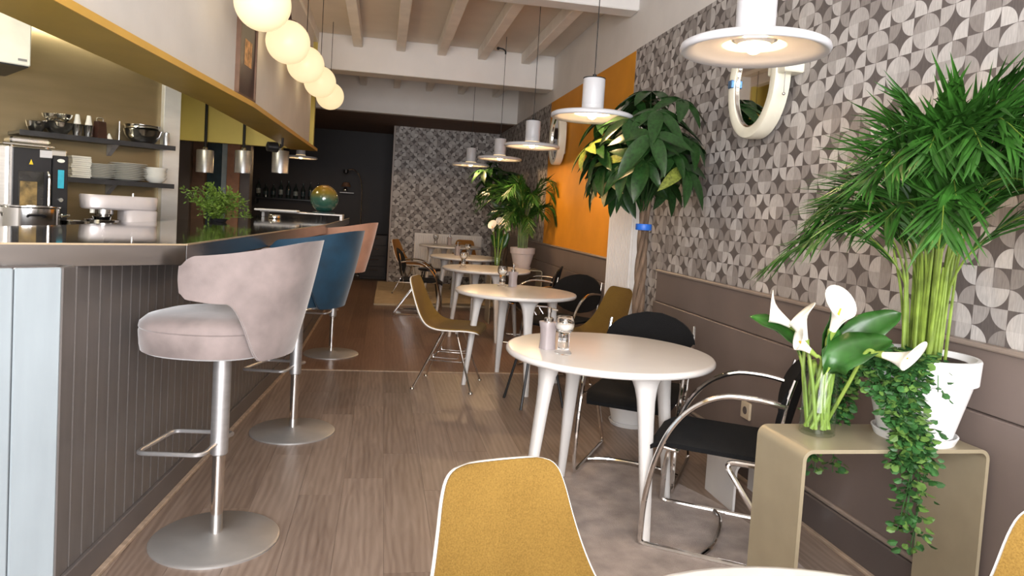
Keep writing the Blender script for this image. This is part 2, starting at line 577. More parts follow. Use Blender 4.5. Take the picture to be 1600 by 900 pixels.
def cr(pts, seg=8, closed=False):
    """Catmull-Rom resampling"""
    P = [Vector(p) for p in pts]
    n = len(P)
    out = []
    for i in range(n if closed else n - 1):
        if closed:
            p0, p1, p2, p3 = P[i - 1], P[i], P[(i + 1) % n], P[(i + 2) % n]
        else:
            p0, p1, p2, p3 = P[max(i - 1, 0)], P[i], P[i + 1], P[min(i + 2, n - 1)]
        for k in range(seg):
            t = k / seg
            out.append(0.5 * ((2 * p1) + (p2 - p0) * t + (2 * p0 - 5 * p1 + 4 * p2 - p3) * t * t + (3 * p1 - p0 - 3 * p2 + p3) * t ** 3))
    if not closed:
        out.append(P[-1])
    return out


def fillet(pts, r=0.03, seg=5):
    """polyline with rounded corners"""
    P = [Vector(p) for p in pts]
    out = [P[0]]
    for i in range(1, len(P) - 1):
        a, b, c = P[i - 1], P[i], P[i + 1]
        d1 = min(r, (a - b).length * 0.45)
        d2 = min(r, (c - b).length * 0.45)
        p = b + (a - b).normalized() * d1
        q = b + (c - b).normalized() * d2
        for k in range(seg + 1):
            t = k / seg
            out.append(p * (1 - t) ** 2 + b * 2 * t * (1 - t) + q * t * t)
    out.append(P[-1])
    return out


def tag(o, label=None, cat=None, group=None, kind=None):
    if label:
        o['label'] = label
    if cat:
        o['category'] = cat
    if group:
        o['group'] = group
    if kind:
        o['kind'] = kind
    return o


def thing(name, label, cat, loc=(0, 0, 0), rz=0.0, group=None):
    o = bpy.data.objects.new(name, None)
    o.empty_display_size = 0.1
    col.objects.link(o)
    o.location = loc
    o.rotation_euler = (0, 0, rz)
    return tag(o, label, cat, group)


def clone(root, loc, rz, label, group=None, scale=None):
    kids = {}
    for o in list(col.objects):
        if o.parent is not None:
            kids.setdefault(o.parent.name, []).append(o)

    def rec(o, par):
        c = o.copy()
        col.objects.link(c)
        c.parent = par
        for ch in kids.get(o.name, []):
            rec(ch, c)
        return c
    r = rec(root, None)
    r.location = loc
    r.rotation_euler = (0, 0, rz)
    if scale:
        r.scale = (scale,) * 3
    r['label'] = label
    if group:
        r['group'] = group
    return r


def struct(o, label=None):
    o['kind'] = 'structure'
    if label:
        o['label'] = label
    return o


# ================================================================== SETTING
XR = 2.0
# ---- floor: slab with laid planks
floor = struct(MB().box(-3.4, 2.15, -1.55, 14.1, -0.12, -0.006).build('floor', 'taupe_dark'), 'oak plank floor running the length of the room')
unit = MB().box(-0.5, 0.5, 0, 1, -1, 0)
plank_mesh = {}
for key in ('plank_grey', 'plank_brown'):
    o = unit.build('plank', key)
    plank_mesh[key] = o.data
    bpy.data.objects.remove(o)
PW, PL = 0.188, 1.25


def lay(key, x0, x1, y0, y1, gx=0.0):
    x = x0
    while x < x1 - 0.01:
        w = min(PW, x1 - x)
        y = y0 - rnd.random() * PL * 0.9
        while y < y1 - 0.01:
            a, b = max(y, y0), min(y + PL, y1)
            if b - a > 0.05:
                p = bpy.data.objects.new('plank', plank_mesh[key])
                col.objects.link(p)
                p.location = (x + w / 2, a + 0.0004, 0)
                p.scale = (w - 0.0009, b - a - 0.0009, 0.006)
                p.parent = floor
            y += PL
        x += PW


lay('plank_grey', -1.06, XR, -1.2, 5.63)
lay('plank_brown', -0.86, XR, 5.655, 12.5)
struct(MB().box(-0.7, XR, 5.628, 5.657, 0, 0.004).build('trim_1', 'wood_strip'), 'pale threshold strip between the two floors')

# ---- ceiling
ceil = struct(MB().box(-3.4, 2.15, -1.55, 10.95, 3.30, 3.42).build('ceiling', 'ceiling_paint'), 'white ceiling with painted beams')
for x in (-0.88, -0.38, 0.115, 0.60, 1.09, 1.63):
    MB().box(x - 0.055, x + 0.05, -1.5, 5.6, 3.17, 3.30, 0.008).build('beam', 'beam_paint', ceil)
    MB().box(x - 0.055, x + 0.05, 5.8, 8.55, 3.17, 3.30, 0.008).build('beam', 'beam_paint', ceil)
    MB().box(x - 0.05, x + 0.045, 8.85, 10.9, 3.12, 3.30, 0.008).build('beam', 'beam_paint', ceil)
MB().box(-0.98, XR, 8.55, 8.85, 2.89, 3.30, 0.01).build('cross_beam', 'white_plaster', ceil)
MB().box(-0.98, XR, 5.6, 5.8, 3.06, 3.30, 0.01).build('cross_beam', 'white_plaster', ceil)
MB().box(-2.6, XR, 10.9, 11.05, 2.735, 3.30).build('header_beam', 'white_plaster', ceil)
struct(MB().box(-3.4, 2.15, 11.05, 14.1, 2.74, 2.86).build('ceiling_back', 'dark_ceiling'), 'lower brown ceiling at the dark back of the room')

# ---- right wall
wr = struct(MB().box(XR, 2.15, -1.55, 14.1, 0, 3.30).build('wall_right', 'white_plaster'), 'right wall with wallpaper, orange field and taupe dado')
MB().box(1.995, XR, -1.5, 5.597, 0.25, 2.742).build('wallpaper', 'wallpaper_side', wr)
MB().box(1.994, XR, 5.597, 8.56, 0.2, 2.735).build('painted_field', 'orange_paint', wr)
MB().box(1.995, XR, 8.56, 12.5, 0.2, 2.735).build('wallpaper', 'wallpaper_side', wr)
for (y0, y1) in ((-1.5, 4.76), (5.72, 12.5)):
    MB().box(1.968, 1.994, y0, y1, 0.765, 0.972, 0.003).build('dado_panel', 'taupe_paint', wr)
    MB().box(1.952, 1.993, y0, y1, 0.17, 0.762, 0.004).build('dado_panel', 'taupe_paint', wr)
    MB().box(1.955, 1.994, y0, y1, 0.972, 0.99, 0.005).build('dado_rail', 'taupe_cap', wr)
    MB().box(1.935, 1.994, y0, y1, 0.0, 0.15, 0.006).build('skirting', 'taupe_dark', wr)
    MB().box(1.94, 1.994, y0, y1, 0.152, 0.172, 0.006).build('skirting_moulding', 'taupe_cap', wr)
    MB().box(1.915, 1.935, y0, y1, 0.0, 0.016, 0.003).build('floor_strip', 'wood_strip', wr)
MB().box(1.94, 1.994, 4.76, 5.72, 0.0, 0.14, 0.006).build('skirting', 'taupe_dark', wr)

# ---- back walls
wbk = struct(MB().box(0.13, XR, 12.5, 12.62, 0, 2.74).build('wall_back', 'white_plaster'), 'papered back wall behind the last tables')
MB().box(0.155, 1.995, 12.494, 12.5, 0, 2.74).build('wallpaper', 'wallpaper_back', wbk)
MB().box(0.12, 0.155, 12.49, 12.505, 0, 2.74, 0.004).build('corner_strip', 'taupe_cap', wbk)
struct(MB().box(-3.4, 0.25, 13.98, 14.1, 0, 2.74).build('wall_back_dark', 'dark_wall'), 'near-black wall at the far end behind the bar')
struct(MB().box(0.13, 0.25, 12.62, 13.98, 0, 2.74).build('wall_back_return', 'dark_wall'), 'dark return wall beside the papered wall')

# ---- left outer wall and front wall with the street windows
struct(MB().box(-3.4, -3.28, -1.55, 14.1, 0, 3.30).build('wall_left', 'white_plaster'), 'outer wall behind the kitchen')
fb = MB()
fb.box(-3.4, -2.05, -1.62, -1.5, 0, 3.30)
fb.box(0.55, 0.8, -1.62, -1.5, 0, 3.30)
fb.box(1.9, 2.15, -1.62, -1.5, 0, 3.30)
fb.box(-2.05, 0.55, -1.62, -1.5, 0, 0.6)
fb.box(0.8, 1.9, -1.62, -1.5, 0, 0.6)
fb.box(-2.05, 0.55, -1.62, -1.5, 2.9, 3.30)
fb.box(0.8, 1.9, -1.62, -1.5, 2.9, 3.30)
struct(fb.build('wall_front', 'white_plaster'), 'street front wall with two tall windows')
for nm, (a, b) in (('window_1', (-2.05, 0.55)), ('window_2', (0.8, 1.9))):
    w = MB()
    w.box(a, a + 0.05, -1.6, -1.54, 0.6, 2.9)
    w.box(b - 0.05, b, -1.6, -1.54, 0.6, 2.9)
    w.box(a, b, -1.6, -1.54, 0.6, 0.65)
    w.box(a, b, -1.6, -1.54, 2.85, 2.9)
    w.box((a + b) / 2 - 0.02, (a + b) / 2 + 0.02, -1.6, -1.54, 0.6, 2.9)
    struct(w.build(nm, 'white_lacquer'), 'white framed street window')

# ---- wall above the bar, standing on the ochre ledge board
NS = 0.089   # slope of the near stretch


def near_x(y, x1=-0.867, y1=4.828):
    return x1 + (y - y1) * NS


F = [(near_x(-1.5), -1.5), (-0.867, 4.828), (-0.792, 8.49)]
BK = [(-1.09, 8.49), (-1.165, 4.828), (near_x(-1.5) - 0.30, -1.5)]
ledge = struct(MB().prism(F + BK, 1.915, 1.945).build('trim_2', 'ochre_paint'), 'ochre ledge board running above the bar')
le = MB()
for (a, b) in ((F[0], F[1]), (F[1], F[2])):
    d = Vector((b[0] - a[0], b[1] - a[1])).normalized()
    n = Vector((d.y, -d.x)) * 0.006
    le.prism([a, (a[0] + n.x, a[1] + n.y), (b[0] + n.x, b[1] + n.y), b], 1.914, 1.946)
le.build('front_edge', 'ochre_edge', ledge)
fo = [(x - 0.035, y) for x, y in F[:2]] + [(-0.832, 7.98)]
bo = [(-0.93, 7.98), (-1.03, 4.828), (near_x(-1.5) - 0.16, -1.5)]
struct(MB().prism(fo + bo, 1.945, 3.30).build('wall_left_upper', 'white_plaster_warm'), 'white wall above the bar carrying the ledge')
struct(MB().box(-2.75, -0.84, 8.5, 8.6, 1.93, 3.30).build('wall_left_bulkhead', 'yellow_panel'), 'yellow bulkhead closing the kitchen end')
struct(MB().box(-3.3, -1.1, 1.5, 8.5, 2.62, 2.70).build('ceiling_kitchen', 'white_plaster_warm'), 'kitchen ceiling')

# ---- kitchen back wall (runs obliquely); K() maps along-wall / out-from-wall / height to the room
KZ = math.atan2(0.6, 0.8)


def K(a, off, z):
    return (-1.9 + 0.8 * a + 0.6 * off, 5.65 + 0.6 * a - 0.8 * off, z)


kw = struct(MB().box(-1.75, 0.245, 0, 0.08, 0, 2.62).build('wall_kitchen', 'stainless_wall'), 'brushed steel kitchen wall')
kw.location = K(0, 0, 0)
kw.rotation_euler = (0, 0, KZ)
pil = struct(MB().box(0.245, 0.37, -0.06, 0.30, 0, 2.62, 0.004).build('wall_kitchen_pillar', 'pillar_steel'), 'bright steel pillar beside the kitchen shelves')
pil.location = K(0, 0, 0)
pil.rotation_euler = (0, 0, KZ)
for nm, x0, x1, y, m, lab in (('trim_3', -2.62, -2.44, 9.55, 'taupe_dark', 'dark column right of the steel pillar'),
                              ('trim_4', -2.44, -2.285, 9.65, 'brown_column', 'brown door post behind the herb pot'),
                              ('trim_5', -2.285, -2.095, 9.75, 'teal_dark', 'dark teal panel behind the heat lamps'),
                              ('trim_6', -2.095, -2.02, 9.7, 'pale_blue_strip', 'pale upright strip behind the heat lamps'),
                              ('trim_7', -2.02, -1.865, 9.65, 'copper_column', 'copper brown column behind the middle heat lamp'),
                              ('trim_8', -1.865, -1.74, 9.7, 'taupe_dark', 'dark brown upright beside the copper column')):
    struct(MB().box(x0, x1, y, y + 0.12, 0, 2.62, 0.004).build(nm, m), lab)
struct(MB().box(-3.3, -1.74, 9.8, 9.9, 0, 2.74).build('wall_kitchen_end', 'dark_wall'), 'dark wall at the end of the kitchen')

# ================================================================== BAR
BS = 0.074


def bar_x(y):
    return -0.936 + (y - 2.304) * BS


bend = (bar_x(5.745), 5.745)
bar = thing('bar_counter', 'long bar front clad in grey upright boards under the stone worktop', 'bar', (0, 0, 0))
ed = Vector((-0.777, -0.629))
c0 = Vector((bar_x(2.304), 2.304))
e1 = c0 + ed * 1.35
ins = 0.03
core = [(c0.x - ins, c0.y + 0.03), (bend[0] - ins, 5.745), (-0.67 - ins, 9.0), (-1.25, 9.0), (-1.28, 5.8), (-1.42, 3.6), (-1.65, 2.8), (e1.x - 0.25, e1.y + 0.3), (e1.x + 0.0, e1.y + ins * 1.4)]
MB().prism(core[::-1] if False else core, 0.0, 1.078).build('core', 'taupe_dark', bar)
# boards: long front, far front, end
BW = 0.0805


def boards(p, q, wid, m, t=0.024):
    p, q = Vector(p), Vector(q)
    L_ = (q - p).length
    d = (q - p).normalized()
    n = max(1, round(L_ / wid))
    w = L_ / n
    base = MB().box(0.0012, w - 0.0012, 0, t, 0.105, 1.078, 0.004).build('board', m, bar)
    me = base.data
    ang = math.atan2(d.y, d.x)
    for i in range(n):
        o = base if i == 0 else bpy.data.objects.new('board', me)
        if i:
            col.objects.link(o)
            o.parent = bar
        o.location = (p.x + d.x * w * i, p.y + d.y * w * i, 0)
        o.rotation_euler = (0, 0, ang)
    k = MB().box(0, L_, -0.012, t, 0, 0.105, 0.003).build('kick_board', 'kick_paint', bar)
    k.location = (p.x, p.y, 0)
    k.rotation_euler = (0, 0, ang)
    s = MB().box(0, L_, -0.034, -0.012, 0, 0.016, 0.003).build('floor_strip', 'wood_strip', bar)
    s.location = (p.x, p.y, 0)
    s.rotation_euler = (0, 0, ang)


# local +y must point into the bar
boards((c0.x, c0.y), bend, BW, 'grey_board')
boards(bend, (-0.66, 9.0), BW, 'grey_board')
boards((e1.x, e1.y), (c0.x, c0.y), 0.128, 'end_board_daylit')

top = thing('stone_worktop', 'glossy dark stone worktop with grey metal edge on the bar', 'worktop', (0, 0, 0))
C1 = Vector((-0.672, 2.602))
tl = C1 + Vector((-0.777, -0.629)) * 1.75
tp = [(C1.x, C1.y), (-0.45, 5.745), (-0.42, 9.1), (-1.32, 9.1), (-1.343, 6.639), (-1.346, 4.631), (-1.429, 3.516), (-1.508, 3.136), (-1.95, 2.55), (tl.x - 0.3, tl.y + 0.4), (tl.x, tl.y)]
MB().prism(tp, 1.082, 1.142).build('slab', 'bar_top_stone', top)


def edge_strip(pts, t, z0, z1, name, m):
    b = MB()
    for i in range(len(pts) - 1):
        a, c = Vector(pts[i]), Vector(pts[i + 1])
        d = (c - a).normalized()
        n = Vector((d.y, -d.x)) * t
        b.prism([tuple(a), tuple(a + n), tuple(c + n), tuple(c)], z0, z1)
    return b.build(name, m, top)


fr = [(tl.x, tl.y), (C1.x, C1.y), (-0.45, 5.745), (-0.42, 9.1)]
edge_strip(fr, 0.006, 1.076, 1.143, 'metal_edge', 'bar_edge_metal')
edge_strip(fr, 0.0075, 1.1425, 1.148, 'top_lip', 'bar_edge_lip')
MB().prism([(x * 1.0, y) for x, y in tp], 1.1425, 1.147).build('polished_surface', 'bar_top_stone', top)

# ---- bar stools
def make_stool(name, label, vel, loc, rz):
    t = thing(name, label, 'bar stool', loc, rz, 'velvet bar stools along the bar')
    MB().lathe([(0.236, 0), (0.236, 0.007), (0.228, 0.013), (0.06, 0.018), (0.034, 0.03)], 48).build('base_plate', 'base_grey', t, True)
    MB().cyl(0, 0, 0.02, 0.36, 0.0225, 24).build('lower_pole', 'chrome', t, True)
    MB().lathe([(0.028, 0.335), (0.033, 0.34), (0.033, 0.75)], 24).build('pole_sleeve', 'brushed_alu', t, True)
    ft = fillet([(0.03, 0, 0.385), (0.135, 0.0, 0.375), (0.135, 0.25, 0.365), (-0.135, 0.25, 0.365), (-0.135, 0.0, 0.375), (-0.03, 0, 0.385)], 0.035)
    MB().tube(ft, 0.0085, 8).build('foot_rest', 'brushed_alu', t, True)
    # seat: band + domed cushion
    def ring(k, z):
        n = 40
        out = []
        for i in range(n):
            a = 2 * PI * i / n
            cx, cy = math.cos(a), math.sin(a)
            e = 0.85
            x = 0.245 * k * math.copysign(abs(cx) ** e, cx)
            y = 0.035 + 0.25 * k * math.copysign(abs(cy) ** e, cy)
            out.append((x, y, z))
        return out

    def loft(rings):
        b = MB()
        n = len(rings[0])
        vs = [p for r in rings for p in r]
        fs = []
        for q in range(len(rings) - 1):
            for i in range(n):
                j = (i + 1) % n
                fs.append((q * n + i, q * n + j, (q + 1) * n + j, (q + 1) * n + i))
        fs.append(tuple(range(n - 1, -1, -1)))
        fs.append(tuple((len(rings) - 1) * n + i for i in range(n)))
        return b.add(vs, fs)
    loft([ring(0.90, 0.742), ring(0.965, 0.75), ring(0.985, 0.775), ring(1.0, 0.82), ring(0.985, 0.832)]).build('seat_base', vel, t, True)
    loft([ring(0.975, 0.829), ring(1.0, 0.838), ring(0.985, 0.855), ring(0.90, 0.874), ring(0.7, 0.888), ring(0.35, 0.894)]).build('seat_cushion', vel, t, True)
    # wrap-around back
    def sm(x, a, b):
        x = min(1, max(0, (x - a) / (b - a)))
        return x * x * (3 - 2 * x)
    nt_, nz_ = 96, 9
    TH = math.radians(97)
    outer, inner = [], []
    for i in range(nt_ + 1):
        th = -TH + 2 * TH * i / nt_
        at = abs(math.degrees(th))
        zb = 0.742 + (0.955 - 0.742) * sm(at, 34, 66) + 0.012 * sm(at, 70, 97)
        zt = 1.178 - 0.065 * sm(at, 5, 97) - 0.035 * sm(at, 84, 97)
        if at > 90:
            zb += 0.018 * sm(at, 90, 97)
        for k in range(nz_ + 1):
            s = k / nz_
            z = zb + (zt - zb) * s
            h = (z - 0.742) / 0.43
            rear = 0.262 + 0.10 * h
            side = 0.268 + 0.035 * h
            x = side * math.sin(th)
            y = -rear * math.cos(th) if at < 90 else -0.20 * math.cos(th)
            y += 0.005
            nx, ny = math.sin(th), -math.cos(th)
            bulge = 0.006 * math.sin(PI * s)
            outer.append((x + nx * bulge, y + ny * bulge, z))
            inner.append((x - nx * (0.036 - 0.014 * abs(2 * s - 1) ** 3), y - ny * (0.036 - 0.014 * abs(2 * s - 1) ** 3), z + (0.004 if s < .5 else -0.004)))
    W = nz_ + 1
    vs = outer + inner
    off = len(outer)
    fs = []
    for i in range(nt_):
        for k in range(nz_):
            a = i * W + k
            fs.append((a, a + W, a + W + 1, a + 1))
            fs.append((off + a, off + a + 1, off + a + W + 1, off + a + W))
    for i in range(nt_):
        a = i * W
        fs.append((a, off + a, off + a + W, a + W))
        a = i * W + nz_
        fs.append((a, a + W, off + a + W, off + a))
    for k in range(nz_):
        fs.append((k, k + 1, off + k + 1, off + k))
        a = nt_ * W + k
        fs.append((a, off + a, off + a + 1, a + 1))
    MB().add(vs, fs).build('backrest', vel, t, True, 60)
    # piping along the cut-out
    pp = [Vector(outer[i * W]) * 0.5 + Vector(inner[i * W]) * 0.5 for i in range(nt_ + 1)]
    MB().tube(pp, 0.006, 6).build('piping', vel, t, True)
    return t


make_stool('bar_stool', 'pale pink velvet bar stool nearest, at the corner of the bar', 'pink_velvet', (-0.571, 2.787, 0), math.radians(77))
make_stool('bar_stool', 'petrol blue velvet bar stool directly behind the pale pink one', 'blue_velvet', (-0.446, 4.104, 0), math.radians(70))
make_stool('bar_stool', 'peach velvet bar stool, furthest along the bar behind the blue one', 'peach_velvet', (-0.386, 6.259, 0), math.radians(72))

# ================================================================== TABLES
def make_table(label, loc, rz, s=1.0):
    t = thing('round_table', label, 'table', loc, rz, 'round white cafe tables in a row')
    t.scale = (s, s, s)
    MB().lathe([(0.44, 0.700), (0.464, 0.703), (0.471, 0.712), (0.471, 0.722), (0.466, 0.729), (0.455, 0.731)], 72).build('table_top', 'white_lacquer', t, True, 50)
    for k in range(4):
        a = k * PI / 2
        b = MB()
        secs = [(0.701, 0.298, 0.108, 0.066), (0.692, 0.299, 0.088, 0.056), (0.675, 0.301, 0.069, 0.046), (0.655, 0.304, 0.055, 0.038), (0.625, 0.308, 0.045, 0.032), (0.58, 0.313, 0.038, 0.027), (0.50, 0.322, 0.033, 0.024), (0.3, 0.345, 0.0275, 0.021), (0.0, 0.378, 0.0175, 0.0155)]
        n = 12
        vs, fs = [], []
        for z, r, w, d in secs:
            for i in range(n):
                p = 2 * PI * i / n
                cx, cy = math.cos(p), math.sin(p)
                e = 0.6
                x = r + d * math.copysign(abs(cx) ** e, cx)
                y = w * math.copysign(abs(cy) ** e, cy)
                vs.append((x * math.cos(a) - y * math.sin(a), x * math.sin(a) + y * math.cos(a), z))
        for q in range(len(secs) - 1):
            for i in range(n):
                j = (i + 1) % n
                fs.append((q * n + i, (q + 1) * n + i, (q + 1) * n + j, q * n + j))
        fs.append(tuple(range(n)))
        fs.append(tuple((len(secs) - 1) * n + i for i in range(n - 1, -1, -1)))
        b.add(vs, fs).build('leg', 'white_lacquer', t, True, 45)
    return t


T_ROT = math.radians(-77)
T = {1: (1.045, 3.02), 2: (1.046, 5.30), 3: (1.115, 7.35), 4: (1.10, 9.1), 5: (1.06, 10.85), 0: (0.635, 0.63)}
t1 = make_table('round white table in the middle foreground, the nearest one seen whole', (*T[1], 0), T_ROT)
clone(t1, (*T[0], 0), T_ROT + 0.3, 'round white table top cut off by the bottom edge of the photo')
clone(t1, (*T[2], 0), T_ROT - 0.1, 'second whole white table, with the mustard chair at its left')
clone(t1, (*T[3], 0), T_ROT, 'third whole white table, behind the one with the mustard chair at its left')
clone(t1, (*T[4], 0), T_ROT + 0.1, 'fourth whole white table, next but one from the papered back wall')
clone(t1, (*T[5], 0.022), T_ROT, 'last white table, in front of the radiator on the back wall', scale=1.035)

# ================================================================== SHELL CHAIRS
PROF = [(0.245, 0.420, 0.13, 0.0), (0.240, 0.436, 0.19, 0.004), (0.215, 0.446, 0.215, 0.008), (0.14, 0.447, 0.23, 0.014), (0.04, 0.436, 0.236, 0.022), (-0.06, 0.430, 0.238, 0.032),
        (-0.135, 0.441, 0.238, 0.044), (-0.19, 0.474, 0.234, 0.052), (-0.225, 0.53, 0.216, 0.046), (-0.250, 0.60, 0.196, 0.036), (-0.270, 0.67, 0.180, 0.027),
        (-0.287, 0.735, 0.167, 0.020), (-0.298, 0.778, 0.152, 0.015), (-0.303, 0.801, 0.128, 0.012), (-0.305, 0.812, 0.085, 0.010)]


def shell_mesh(off_, inset, th):
    P = [Vector(p) for p in cr([(a, b, c) for a, b, c, d in PROF], 3)]
    D = [p.x for p in cr([(d, 0, 0) for a, b, c, d in PROF], 3)]
    if inset < 1:
        P, D = P[1:-1], D[1:-1]
    nu = 22
    front, backv = [], []
    n = len(P)
    for i in range(n):
        y, z, w = P[i]
        w *= inset
        a, b = P[max(0, i - 1)], P[min(n - 1, i + 1)]
        ty, tz = b.x - a.x, b.y - a.y
        l = math.hypot(ty, tz)
        ny, nz = tz / l, -ty / l       # towards the sitter
        for k in range(nu + 1):
            u = -1 + 2 * k / nu
            c = D[i] * abs(u) ** 2.4 * (inset ** 2.4)
            x = u * w
            front.append((x, y + ny * (c + off_), z + nz * (c + off_)))
            backv.append((x * (1 - 0.002), y + ny * (c + off_ - th), z + nz * (c + off_ - th)))
    W = nu + 1
    o = len(front)
    fs = []
    for i in range(n - 1):
        for k in range(nu):
            a = i * W + k
            fs.append((a, a + 1, a + W + 1, a + W))
            fs.append((o + a, o + a + W, o + a + W + 1, o + a + 1))
    for i in range(n - 1):
        a = i * W
        fs.append((a, a + W, o + a + W, o + a))
        a = i * W + nu
        fs.append((a, o + a, o + a + W, a + W))
    for k in range(nu):
        fs.append((k, o + k, o + k + 1, k + 1))
        a = (n - 1) * W + k
        fs.append((a, a + 1, o + a + 1, o + a))
    return MB().add(front + backv, fs)


def make_shell_chair(label, fabric, loc, rz):
    t = thing('shell_chair', label, 'chair', loc, rz, 'upholstered shell chairs at the tables')
    shell_mesh(0.0, 1.0, 0.009).build('shell', 'white_shell', t, True, 50)
    shell_mesh(0.009, 0.968, 0.0095).build('upholstery', fabric, t, True, 50)
    for sx in (-1, 1):
        for sy in (-1, 1):
            MB().bar((sx * 0.115, 0.02 + sy * 0.05, 0.425), (sx * 0.215, 0.0 + sy * 0.215, 0.008), 0.0075).build('leg', 'chrome', t, True)
            MB().lathe([(0.010, 0), (0.016, 0.004), (0.013, 0.014), (0.008, 0.018)], 12, (sx * 0.216, sy * 0.217, 0)).build('glide', 'chrome', t, True)
    w = MB()
    for sx in (-1, 1):
        w.bar((sx * 0.165, -0.115, 0.215), (sx * 0.165, 0.125, 0.215), 0.004, 6)
        w.tube(fillet([(sx * 0.15, -0.09, 0.26), (sx * 0.15, -0.09, 0.235), (sx * 0.15, 0.10, 0.235), (sx * 0.15, 0.10, 0.26)], 0.015), 0.0035, 6)
    w.bar((-0.165, -0.115, 0.215), (0.165, -0.115, 0.215), 0.004, 6)
    w.bar((-0.165, 0.125, 0.215), (0.165, 0.125, 0.215), 0.004, 6)
    w.build('cross_wire', 'chrome', t, True)
    m = MB()
    m.box(-0.13, 0.13, -0.045, -0.02, 0.416, 0.427, 0.003)
    m.box(-0.13, 0.13, 0.06, 0.085, 0.416, 0.434, 0.003)
    m.build('mounting_bar', 'chrome', t)
    return t


def face(dx, dy):
    """rotation that turns local +y to (dx, dy)"""
    return math.atan2(dy, dx) - PI / 2


sh = make_shell_chair('mustard shell chair in the foreground turned to the cut-off table', 'mustard_fabric', (0.366, 1.285, 0), face(0.24, -0.97))
sh.scale = (0.93, 0.93, 0.93)
clone(sh, (1.145, 0.865, 0), face(-0.8, -0.6), 'mustard shell chair cut off at the bottom right corner of the photo', scale=1.0)
clone(sh, (0.545, 5.235, 0), face(1, -0.30), 'mustard shell chair on wire legs, left of the second whole table', scale=1.0)
clone(sh, (1.555, 5.02, 0), face(-0.95, -0.3), 'mustard shell chair by the white column radiator', scale=1.0)
br = make_shell_chair('brown shell chair at the left in front of the papered back wall', 'brown_fabric', (0.48, 10.75, 0.022), face(1, -0.4))
clone(br, (1.38, 11.65, 0.022), face(-0.1, -1), 'brown shell chair behind the last table, against the radiator')

# ================================================================== CHROME ARMCHAIRS
def make_armchair(label, loc, rz):
    t = thing('chrome_armchair', label, 'chair', loc, rz, 'black chairs on bent chrome tube')
    for sx in (-1, 1):
        x = sx * 0.25
        side = cr([(sx * 0.245, -0.225, 0.655), (x, -0.12, 0.668), (x, 0.0, 0.66), (x, 0.11, 0.60), (x, 0.19, 0.50), (x, 0.245, 0.36), (x, 0.275, 0.2), (x, 0.283, 0.06)], 6)
        low = fillet([(x, 0.283, 0.06), (x, 0.285, 0.011), (x, -0.20, 0.011)], 0.03)
        rear = fillet([(x, -0.20, 0.011), (x, -0.30, 0.011), (sx * 0.24, -0.02, 0.405), (sx * 0.225, -0.26, 0.405)], 0.045)
        MB().tube(list(side) + low[1:] + rear[1:], 0.0112, 8).build('side_frame', 'chrome', t, True)
        MB().tube(cr([(sx * 0.225, -0.19, 0.41), (sx * 0.23, -0.215, 0.55), (sx * 0.238, -0.23, 0.66), (sx * 0.235, -0.255, 0.76)], 5), 0.0085, 8).build('back_post', 'chrome', t, True)
        MB().tube(cr([(sx * 0.2, 0.17, 0.425), (sx * 0.23, 0.16, 0.41), (sx * 0.245, 0.22, 0.42)], 4), 0.007, 8).build('seat_bracket', 'chrome', t, True)
    MB().tube(cr([(-0.25, 0.04, 0.011), (-0.12, 0.0, 0.02), (0.12, 0.0, 0.02), (0.25, 0.04, 0.011)], 6), 0.0095, 8).build('floor_brace', 'chrome', t, True)
    # seat
    n, m = 14, 16
    vs, vs2, fs = [], [], []
    for i in range(m + 1):
        v = i / m
        y = -0.235 + 0.525 * v
        w = 0.225 * (1 - 0.10 * max(0, (v - 0.8) / 0.2) ** 2)
        for k in range(n + 1):
            u = -1 + 2 * k / n
            z = 0.435 - 0.022 * math.sin(PI * v) * (1 - u * u) - 0.035 * max(0, (v - 0.82) / 0.18) ** 2
            vs.append((u * w, y, z))
            vs2.append((u * w, y, z - 0.018))
    W = n + 1
    o = len(vs)
    for i in range(m):
        for k in range(n):
            a = i * W + k
            fs.append((a, a + 1, a + W + 1, a + W))
            fs.append((o + a, o + a + W, o + a + W + 1, o + a + 1))
    for i in range(m):
        a = i * W
        fs.append((a, a + W, o + a + W, o + a))
        a = i * W + n
        fs.append((a, o + a, o + a + W, a + W))
    for k in range(n):
        fs.append((k, o + k, o + k + 1, k + 1))
        a = m * W + k
        fs.append((a, a + 1, o + a + 1, o + a))
    MB().add(vs + vs2, fs).build('seat', 'black_fabric', t, True, 50)
    # rounded back panel, curved around the sitter
    vs, vs2, fs = [], [], []
    m = 18
    for i in range(m + 1):
        v = i / m
        z = 0.465 + 0.345 * v
        s = 2 * v - 1
        w = 0.252 * max(0.03, 1 - abs(s) ** 2.3) ** 0.5
        if s < 0:
            w = max(w, 0.19 * max(0.05, 1 - abs(s) ** 8))
        for k in range(n + 1):
            u = -1 + 2 * k / n
            x = u * w
            y = -0.222 - 0.075 * v + 0.9 * x * x
            vs.append((x, y, z))
            vs2.append((x, y - 0.016, z))
    o = len(vs)
    for i in range(m):
        for k in range(n):
            a = i * W + k
            fs.append((a, a + W, a + W + 1, a + 1))
            fs.append((o + a, o + a + 1, o + a + W + 1, o + a + W))
    for i in range(m):
        a = i * W
        fs.append((a, o + a, o + a + W, a + W))
        a = i * W + n
        fs.append((a, a + W, o + a + W, o + a))
    for k in range(n):
        fs.append((k, k + 1, o + k + 1, o + k))
        a = m * W + k
        fs.append((a, o + a, o + a + 1, a + 1))
    MB().add(vs + vs2, fs).build('backrest', 'black_fabric', t, True, 50)
    return t


